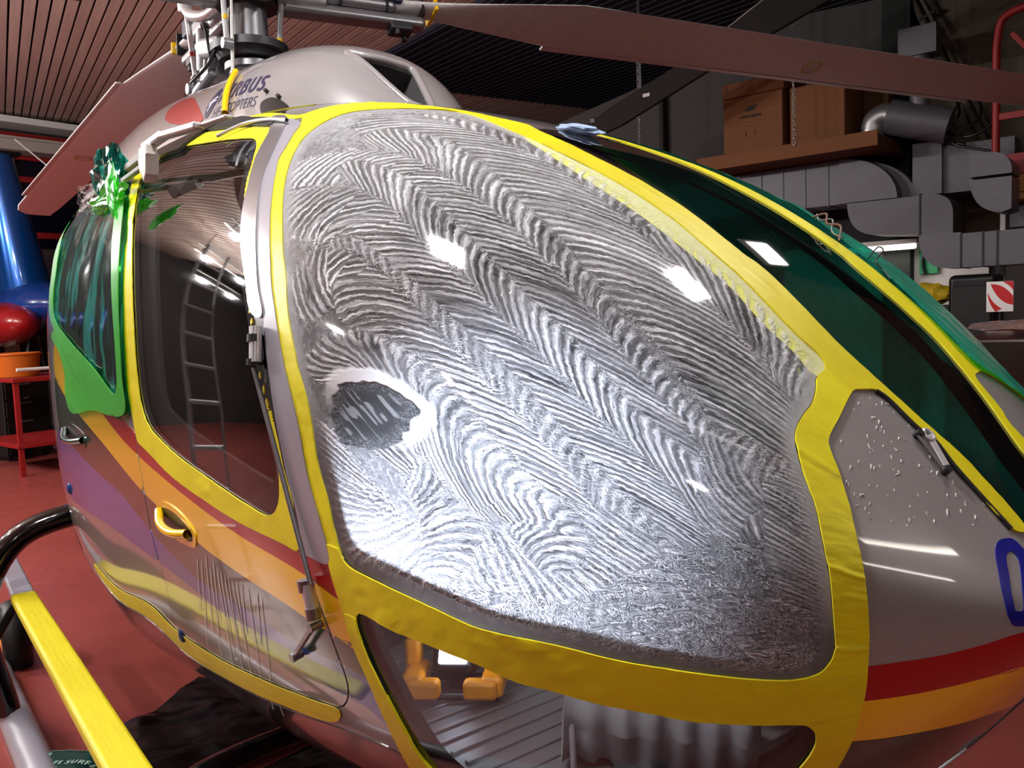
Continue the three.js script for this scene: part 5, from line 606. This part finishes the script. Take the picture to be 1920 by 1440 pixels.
{ // lit corner at the right: lamp, board, shelves, sign, pallets
  const g = thing('strip_lamp', 'lit white strip lamp on the white wall under the ducts', 'lamp', [-2.28, 2.08, -7.74]); mesh('housing', box(0.62, 0.04, 0.1, 0, 0.04, 0), R.white, g); mesh('tube', rbox(0.6, 0.05, 0.07, 0.02, 0, 0.0, 0.02), new THREE.MeshStandardMaterial({ color: 0xffffff, emissive: 0xfff6ea, emissiveIntensity: 3 }), g);
  const l = new THREE.RectAreaLight(0xfff4e6, 22, 0.6, 0.07); l.position.set(-2.28, 2.045, -7.70); l.lookAt(-2.28, 0, -7.5); scene.add(l);
  const sb = thing('hose_board', 'green board with a black hose hung on the white wall', 'board', [-1.93, 1.96, -7.92]); mesh('panel', rbox(0.15, 0.24, 0.012, 0.003), std(0x2f9a66, 0.6), sb); mesh('hose', tube([[0.04, 0.09, 0.03], [-0.03, 0.05, 0.03], [-0.04, -0.04, 0.03], [-0.02, -0.12, 0.03]], 0.012, 24), M.black, sb);
  const cr = thing('black_cabinet', 'black rounded cabinet in front of the white wall', 'cabinet', [-1.30, 0, -6.6]); mesh('body', rbox(0.30, 1.78, 0.3, 0.04, 0, 0.89, 0), M.black, cr); mesh('door', rbox(0.24, 1.6, 0.02, 0.01, 0, 0.9, 0.155), M.rubber, cr); mesh('handle', rod([0.09, 0.9, 0.18], [0.09, 1.1, 0.18], 0.008), R.silver, cr);
  const sk = new THREE.Shape(); sk.moveTo(-0.12, -0.14); sk.lineTo(-0.12, 0.12); sk.lineTo(0.12, 0.12); sk.lineTo(0.12, -0.14);
  const sign = thing('emblem_sign', 'white sign with red curved stripes behind the wrapped pallet', 'sign', [-1.05, 1.62, -6.0]); mesh('plate', rbox(0.15, 0.19, 0.01, 0.003), std(0xffffff, 0.5, 0, { map: canvasTex(256, 256, x => { x.fillStyle = '#f2f2f0'; x.fillRect(0, 0, 256, 256); x.fillStyle = '#cc1a1c'; x.beginPath(); x.moveTo(40, 20); x.quadraticCurveTo(170, 20, 256, 130); x.lineTo(256, 200); x.quadraticCurveTo(120, 190, 40, 20); x.fill(); x.beginPath(); x.moveTo(150, 0); x.lineTo(256, 0); x.lineTo(256, 80); x.quadraticCurveTo(220, 30, 150, 0); x.fill(); x.beginPath(); x.moveTo(10, 90); x.quadraticCurveTo(60, 190, 150, 230); x.lineTo(90, 256); x.quadraticCurveTo(20, 190, 10, 90); x.fill(); }) }), sign); mesh('post', rod([0, -1.62, -0.03], [0, 0, -0.03], 0.012), M.black, sign);
  const pal = thing('wrapped_pallet', 'dark brown box wrapped in clear plastic on a pallet', 'pallet', [-0.42, 0, -4.35], 0.1);
  mesh('box', rbox(0.98, 1.30, 0.9, 0.02, 0.05, 0.80, 0), std(0x3a221a, 0.35, 0, { clearcoat: 0.8, clearcoatRoughness: 0.2 }), pal); for (let k = 0; k < 5; k++) mesh('slat', rbox(1.05, 0.022, 0.12, 0.003, 0.05, 0.138, -0.4 + k * 0.2), R.plank, pal); for (const z of [-0.38, 0, 0.38]) mesh('runner', rbox(1.05, 0.125, 0.1, 0.004, 0.05, 0.063, z), R.plank, pal);
  mesh('plastic_wrap', (() => { const q = new THREE.PlaneGeometry(1.0, 0.92, 30, 30), a = q.attributes.position; q.rotateX(-Math.PI / 2); for (let i = 0; i < a.count; i++) a.setY(i, 0.004 + 0.09 * Math.pow(fbm(a.getX(i) * 5 + 3, a.getZ(i) * 5, 45, 4), 1.5)); q.computeVertexNormals(); q.translate(0.05, 1.452, 0); return q; })(), std(0xc9a39a, 0.2, 0, { transmission: 0.45, thickness: 0, clearcoat: 1 }), pal);
  const up = thing('foil_parcel', 'pink foil wrapped upright parcel standing on the brown box', 'parcel', [-0.48, 1.56, -4.42]); mesh('body', (() => { const q = new RoundedBoxGeometry(0.30, 0.52, 0.16, 4, 0.05); q.translate(0, 0.26, 0); return q; })(), std(0x9d6d70, 0.4, 0, { clearcoat: 0.8, clearcoatRoughness: 0.25, map: rep(grainTex, 1, 1) }), up); mesh('seam_strip', merge([rod([-0.15, 0.04, 0.06], [-0.15, 0.46, 0.06], 0.008), rod([-0.13, 0.50, 0.06], [0.12, 0.52, 0.06], 0.008)]), std(0xd8c0bc, 0.25), up);
  const ys = single('yellow_sheet', 'crumpled yellow sheet beside the black cabinet', 'sheet', (() => { const q = new THREE.IcosahedronGeometry(0.14, 4), a = q.attributes.position; for (let i = 0; i < a.count; i++) { const k = 0.7 + 0.6 * fbm(a.getX(i) * 16 + 4, a.getY(i) * 16 + a.getZ(i) * 12, 47, 3); a.setXYZ(i, a.getX(i) * k, a.getY(i) * k * 0.6, a.getZ(i) * k); } q.computeVertexNormals(); q.translate(-1.60, 1.655, -6.7); return q; })(), std(0xd0b21a, 0.6)); 
  const tb = thing('side_bench', 'dark bench under the yellow sheet', 'bench', [-1.62, 0, -6.75]); mesh('top', rbox(0.34, 0.05, 0.4, 0.01, 0, 1.55, 0), M.rubber, tb); for (const [x, z] of [[-0.14, -0.16], [0.14, -0.16], [-0.14, 0.16], [0.14, 0.16]]) mesh('leg', box(0.03, 1.53, 0.03, x, 0.765, z), M.rubber, tb);
}
{ // a dark blade stored under the ceiling
  const pts = [[-4.45, 3.33], [-4.40, 3.26], [-4.30, 3.23], [-4.1, 3.27], [-3.23, 3.57], [-2.25, 3.87], [-1.2, 4.17], [-1.3, 4.42], [-2.74, 4.0], [-3.4, 3.70], [-4.2, 3.44]], b = thing('stored_rotor_blade', 'dark brown rotor blade stored high in front of the partition', 'rotor blade', [0, 0, -6.5]);
  mesh('blade', plate(pts, 0.03, 0.006), std(0x170e0c, 0.85), b); mesh('edge_strip', tube([[-4.2, 3.445, 0.015], [-3.4, 3.708, 0.015], [-2.74, 4.01, 0.015], [-1.3, 4.43, 0.015]], 0.008, 30, 6), R.pale, b); mesh('tip_fitting', merge([rod([-4.44, 3.30, -0.01], [-4.52, 3.24, -0.01], 0.03), rbox(0.06, 0.05, 0.05, 0.008, -4.40, 3.36, 0.015)]), M.black, b); mesh('white_mark', rbox(0.07, 0.03, 0.004, 0.001, -3.83, 3.475, 0.04), R.white, b);
  for (const [x, y] of [[-3.9, 3.55], [-1.9, 4.25]]) mesh('strap', box(0.03, onCeilY(x, -6.5) - y, 0.02, x, (onCeilY(x, -6.5) + y) / 2, 0.015), M.black, b);
}
// ------------------------------------------------------------------ left background
{
  const g = thing('blue_helicopter', 'blue and red helicopter with an upright fin behind the toolbox', 'helicopter', [-13.5, 0, -5.03]);
  const met = std(0x0b4f9e, 0.22, 0.55, { clearcoat: 1, clearcoatRoughness: 0.06 }), blu = std(0x123a86, 0.25, 0, { clearcoat: 1, clearcoatRoughness: 0.05 }), rd = std(0xa01418, 0.3, 0, { clearcoat: 1, clearcoatRoughness: 0.05 });
  mesh('fin', (() => { const q = new THREE.CylinderGeometry(0.26, 0.46, 2.0, 40, 12), a = q.attributes.position; for (let i = 0; i < a.count; i++) { const t = (a.getY(i) + 1) / 2; a.setZ(i, a.getZ(i) * 0.8 + 0.26 * t + 0.05); a.setX(i, a.getX(i) * 0.7); } q.computeVertexNormals(); q.translate(0, 3.20, 0.08); return q; })(), met, g);
  mesh('fin_cap', rbox(0.26, 0.06, 0.46, 0.025, 0, 4.23, 0.32), M.black, g);
  const ball = (P, m, nm) => mesh(nm, (() => { const q = new THREE.SphereGeometry(1, 36, 20); q.scale(P[0], P[1], P[2]); q.translate(P[3], P[4], P[5]); return q; })(), m, g);
  ball([1.15, 0.38, 0.70, -0.2, 2.04, -0.06], blu, 'body'); ball([1.0, 0.34, 0.42, -0.1, 1.78, 0.50], rd, 'side_panel');
  mesh('boom', rod([0.1, 1.92, 0.2], [-0.6, 2.3, 4.5], 0.33, 0.2, 24), blu, g);
  for (const s of [0.45, -0.45]) mesh('skid', merge([rod([0.6, 0.05, s], [-1.2, 0.05, s], 0.05), rod([0.3, 0.05, s], [0.3, 1.6, s * 0.6], 0.04), rod([-0.8, 0.05, s], [-0.8, 1.6, s * 0.6], 0.04)]), M.black, g);
  const tb = thing('tool_cabinet', 'black rolling tool cabinet on the red floor by the far wall', 'cabinet', [-12.1, 0, -4.1], 0.3);
  mesh('body', rbox(0.55, 1.0, 0.66, 0.02, 0, 0.55, 0), std(0x0d0b0b, 0.5), tb); for (let k = 0; k < 4; k++) { const dr = mesh('drawer', rbox(0.02, 0.21, 0.60, 0.008, 0.28, 0.18 + k * 0.24, 0), std(0x141111, 0.45), tb); mesh('handle', rbox(0.015, 0.014, 0.2, 0.004, 0.297, 0.255 + k * 0.24, 0.05), R.silver, dr); }
  mesh('badge', rbox(0.004, 0.05, 0.14, 0.001, 0.293, 0.80, 0.02), std(0xffffff, 0.5, 0, { map: canvasTex(256, 128, x => { x.fillStyle = '#15110f'; x.fillRect(0, 0, 256, 128); x.fillStyle = '#a8a09c'; x.font = 'bold 44px sans-serif'; x.textAlign = 'center'; x.fillText('B-BLUTO', 128, 52); x.fillRect(70, 74, 116, 34); }) }), tb); mesh('lid', rbox(0.58, 0.05, 0.7, 0.015, 0, 1.08, 0), std(0x1a1616, 0.4), tb); for (const [x, z] of [[-0.2, -0.26], [0.2, -0.26], [-0.2, 0.26], [0.2, 0.26]]) mesh('castor', rod([x, 0.045, z - 0.015], [x, 0.045, z + 0.015], 0.045), M.rubber, tb);
  const or = thing('orange_bin', 'orange plastic drum under the blue helicopter', 'drum', [-10.8, 1.13, -3.72]); mesh('body', rod([0, 0, 0], [0, 0.26, 0], 0.24, 0.27, 28), std(0xc06010, 0.4), or); mesh('rim', (() => { const t = new THREE.TorusGeometry(0.27, 0.015, 8, 32); t.rotateX(Math.PI / 2); t.translate(0, 0.26, 0); return t; })(), std(0xc06010, 0.4), or); mesh('contents', rod([0, 0.23, 0], [0, 0.25, 0], 0.25, 0.25, 28), std(0x241a1a, 0.7), or);
  const tr = thing('red_trolley', 'red steel trolley beside the black tool cabinet', 'trolley', [-11.0, 0, -4.05]); mesh('shelf', rbox(1.2, 0.05, 1.1, 0.01, 0.1, 1.10, 0), R.redPaint, tr); mesh('shelf', rbox(1.2, 0.05, 1.1, 0.01, 0.1, 0.35, 0), R.redPaint, tr); for (const [x, z] of [[-0.45, -0.5], [0.65, -0.5], [-0.45, 0.5], [0.65, 0.5]]) mesh('leg', box(0.05, 1.1, 0.05, x, 0.55, z), R.redPaint, tr); mesh('push_bar', rod([0.72, 1.22, -0.5], [0.72, 1.22, 0.5], 0.02), R.white, tr);
}
{ // ladder standing off to the left, mirrored in the cockpit door
  const g = thing('step_ladder', 'tall aluminium ladder mirrored in the cockpit door window', 'ladder', [-5.0, 0, -0.35], 0.3); for (const s of [-1, 1]) mesh('rail', bar([0, 0, 0.17 * s], [-0.15, 3.0, 0.14 * s], 0.025, 0.07), M.alu, g); for (let k = 1; k < 10; k++) mesh('rung', bar([-0.15 * k / 10, 0.3 * k, -0.17], [-0.15 * k / 10, 0.3 * k, 0.17], 0.05, 0.028), M.alu, g);
}
{ // on the floor under the skids
  const sh = single('black_sheet', 'crumpled black plastic sheet on the red floor', 'sheet', (() => { const q = new THREE.PlaneGeometry(1.3, 0.9, 60, 40), a = q.attributes.position; q.rotateX(-Math.PI / 2); for (let i = 0; i < a.count; i++) { const x = a.getX(i), z = a.getZ(i); a.setXYZ(i, x + 0.05 * (noise(x * 6, z * 6, 51) - 0.5), 0.004 + 0.05 * Math.pow(fbm(x * 5 + 2, z * 5 + 8, 52, 4), 1.6), z + 0.08 * (noise(x * 5, z * 5, 53) - 0.5)); } q.computeVertexNormals(); q.rotateY(0.4); q.translate(-2.75, 0.0, -1.72); return q; })(), std(0x0b0b0c, 0.25, 0, { clearcoat: 0.6, clearcoatRoughness: 0.2 }));
  const pk = thing('wipes_pack', 'dark green pack of wipes with white print on the floor', 'package', [-3.18, 0.0, -1.13], 0.7); const txt = canvasTex(512, 384, x => { x.fillStyle = '#06463e'; x.fillRect(0, 0, 512, 384); x.fillStyle = '#bfe8da'; x.font = 'bold 40px sans-serif'; x.fillText('MULTI SURFACE', 90, 60); x.fillRect(60, 96, 90, 56); x.fillStyle = '#2f8a78'; x.fillRect(66, 102, 78, 44); x.fillStyle = '#d5f2e8'; x.font = 'bold 74px sans-serif'; x.fillText('MULTI SURFACE', 60, 250); x.font = 'bold 44px sans-serif'; x.fillText('240 x 50FT', 70, 318); });
  mesh('pouch', (() => { const q = new THREE.BoxGeometry(0.26, 0.07, 0.19, 24, 4, 18), a = q.attributes.position; for (let i = 0; i < a.count; i++) { const x = a.getX(i) / 0.13, z = a.getZ(i) / 0.095, y = a.getY(i); const k = Math.sqrt(Math.max(0.05, (1 - x ** 6) * (1 - z ** 6))); a.setY(i, 0.036 + y * k + 0.006 * (y > 0 ? noise(x * 4, z * 4, 55) : 0)); } q.computeVertexNormals(); return q; })(), std(0xffffff, 0.3, 0, { map: txt, clearcoat: 0.6, clearcoatRoughness: 0.2 }), pk);
}
// ------------------------------------------------------------------ lamps of the hangar and the added fill tubes
function onCeilY(x, z) { return C0.y - (sn.x * (x - C0.x) + sn.z * (z - C0.z)) / sn.y; }
{
  const lampMat = k => new THREE.MeshStandardMaterial({ color: 0xffffff, emissive: 0xfff7ef, emissiveIntensity: k });
  const where = ['above the rotor mast', 'beyond the nose', 'behind the viewer', 'beside the ladder', 'near the hanging shelf'];
  CEILING_LAMPS.forEach(([x, y, z, w, k], i) => {
    const g = thing('bay_lamp', `square white bay lamp hanging ${where[i]}`, 'lamp', [x, y, z], 0, 'bay lamps of the hangar'); mesh('housing', rbox(w + 0.08, 0.08, w + 0.08, 0.02, 0, 0.06, 0), R.white, g); mesh('diffuser', rbox(w, 0.02, w, 0.008, 0, 0.01, 0), lampMat(k), g); mesh('rod', rod([0, 0.1, 0], [0, Math.max(0.12, onCeilY(x, z) - y), 0], 0.012), M.black, g);
    const l = new THREE.RectAreaLight(0xf8f8ff, k, w, w); l.position.set(x, y - 0.012, z); l.lookAt(x, -5, z); scene.add(l);
  });
  TUBE_LAMPS.forEach(([x, y, z, L, k], i) => {
    const g = thing('tube_lamp', ['double tube lamp hanging nearest the helicopter nose', 'double tube lamp hanging farther behind the viewer'][i], 'lamp', [x, y, z], 0, 'tube lamps behind the viewer'); mesh('housing', rbox(0.16, 0.05, L + 0.06, 0.01, 0, 0.05, 0), R.white, g); for (const s of [-1, 1]) mesh('tube', rod([0.045 * s, 0, -L / 2], [0.045 * s, 0, L / 2], 0.016), lampMat(k), g);
    const l = new THREE.RectAreaLight(0xfff2e2, k, 0.12, L); l.position.set(x, y - 0.02, z); l.lookAt(x, -5, z); scene.add(l);
  });
  BARE_AND_FILL_TUBES.forEach(([x, y, z, L, k], i) => {
    const g = thing('bare_and_fill_tube', ['bare tube lamp hanging above the ladder', 'added bare tube fill lamp hanging left of the tail boom', 'added bare tube fill lamp hanging near the far wall', 'added bare tube fill lamp hanging by the side wall'][i], 'lamp', [x, y, z], 0, 'bare tube lamps of the hangar'); mesh('batten', rbox(0.05, 0.035, L + 0.04, 0.01, 0, 0.20, 0), R.white, g); mesh('tube', rod([0, 0, -L / 2], [0, 0, L / 2], 0.018), lampMat(9), g); for (const s of [-1, 1]) mesh('rod', rod([0, 0.0, s * L * 0.4], [0, Math.max(0.12, onCeilY(x, z + s * L * 0.4) - y), s * L * 0.4], 0.01), M.black, g);
    for (const s of [-0.3, 0.3]) { const l = new THREE.PointLight(0xfaf6f4, k / 2, 0, 2); l.position.set(x, y - 0.06, z + s * L); l.castShadow = true; l.shadow.radius = 4; scene.add(l); }
  });
}
renderer.render(scene, camera);
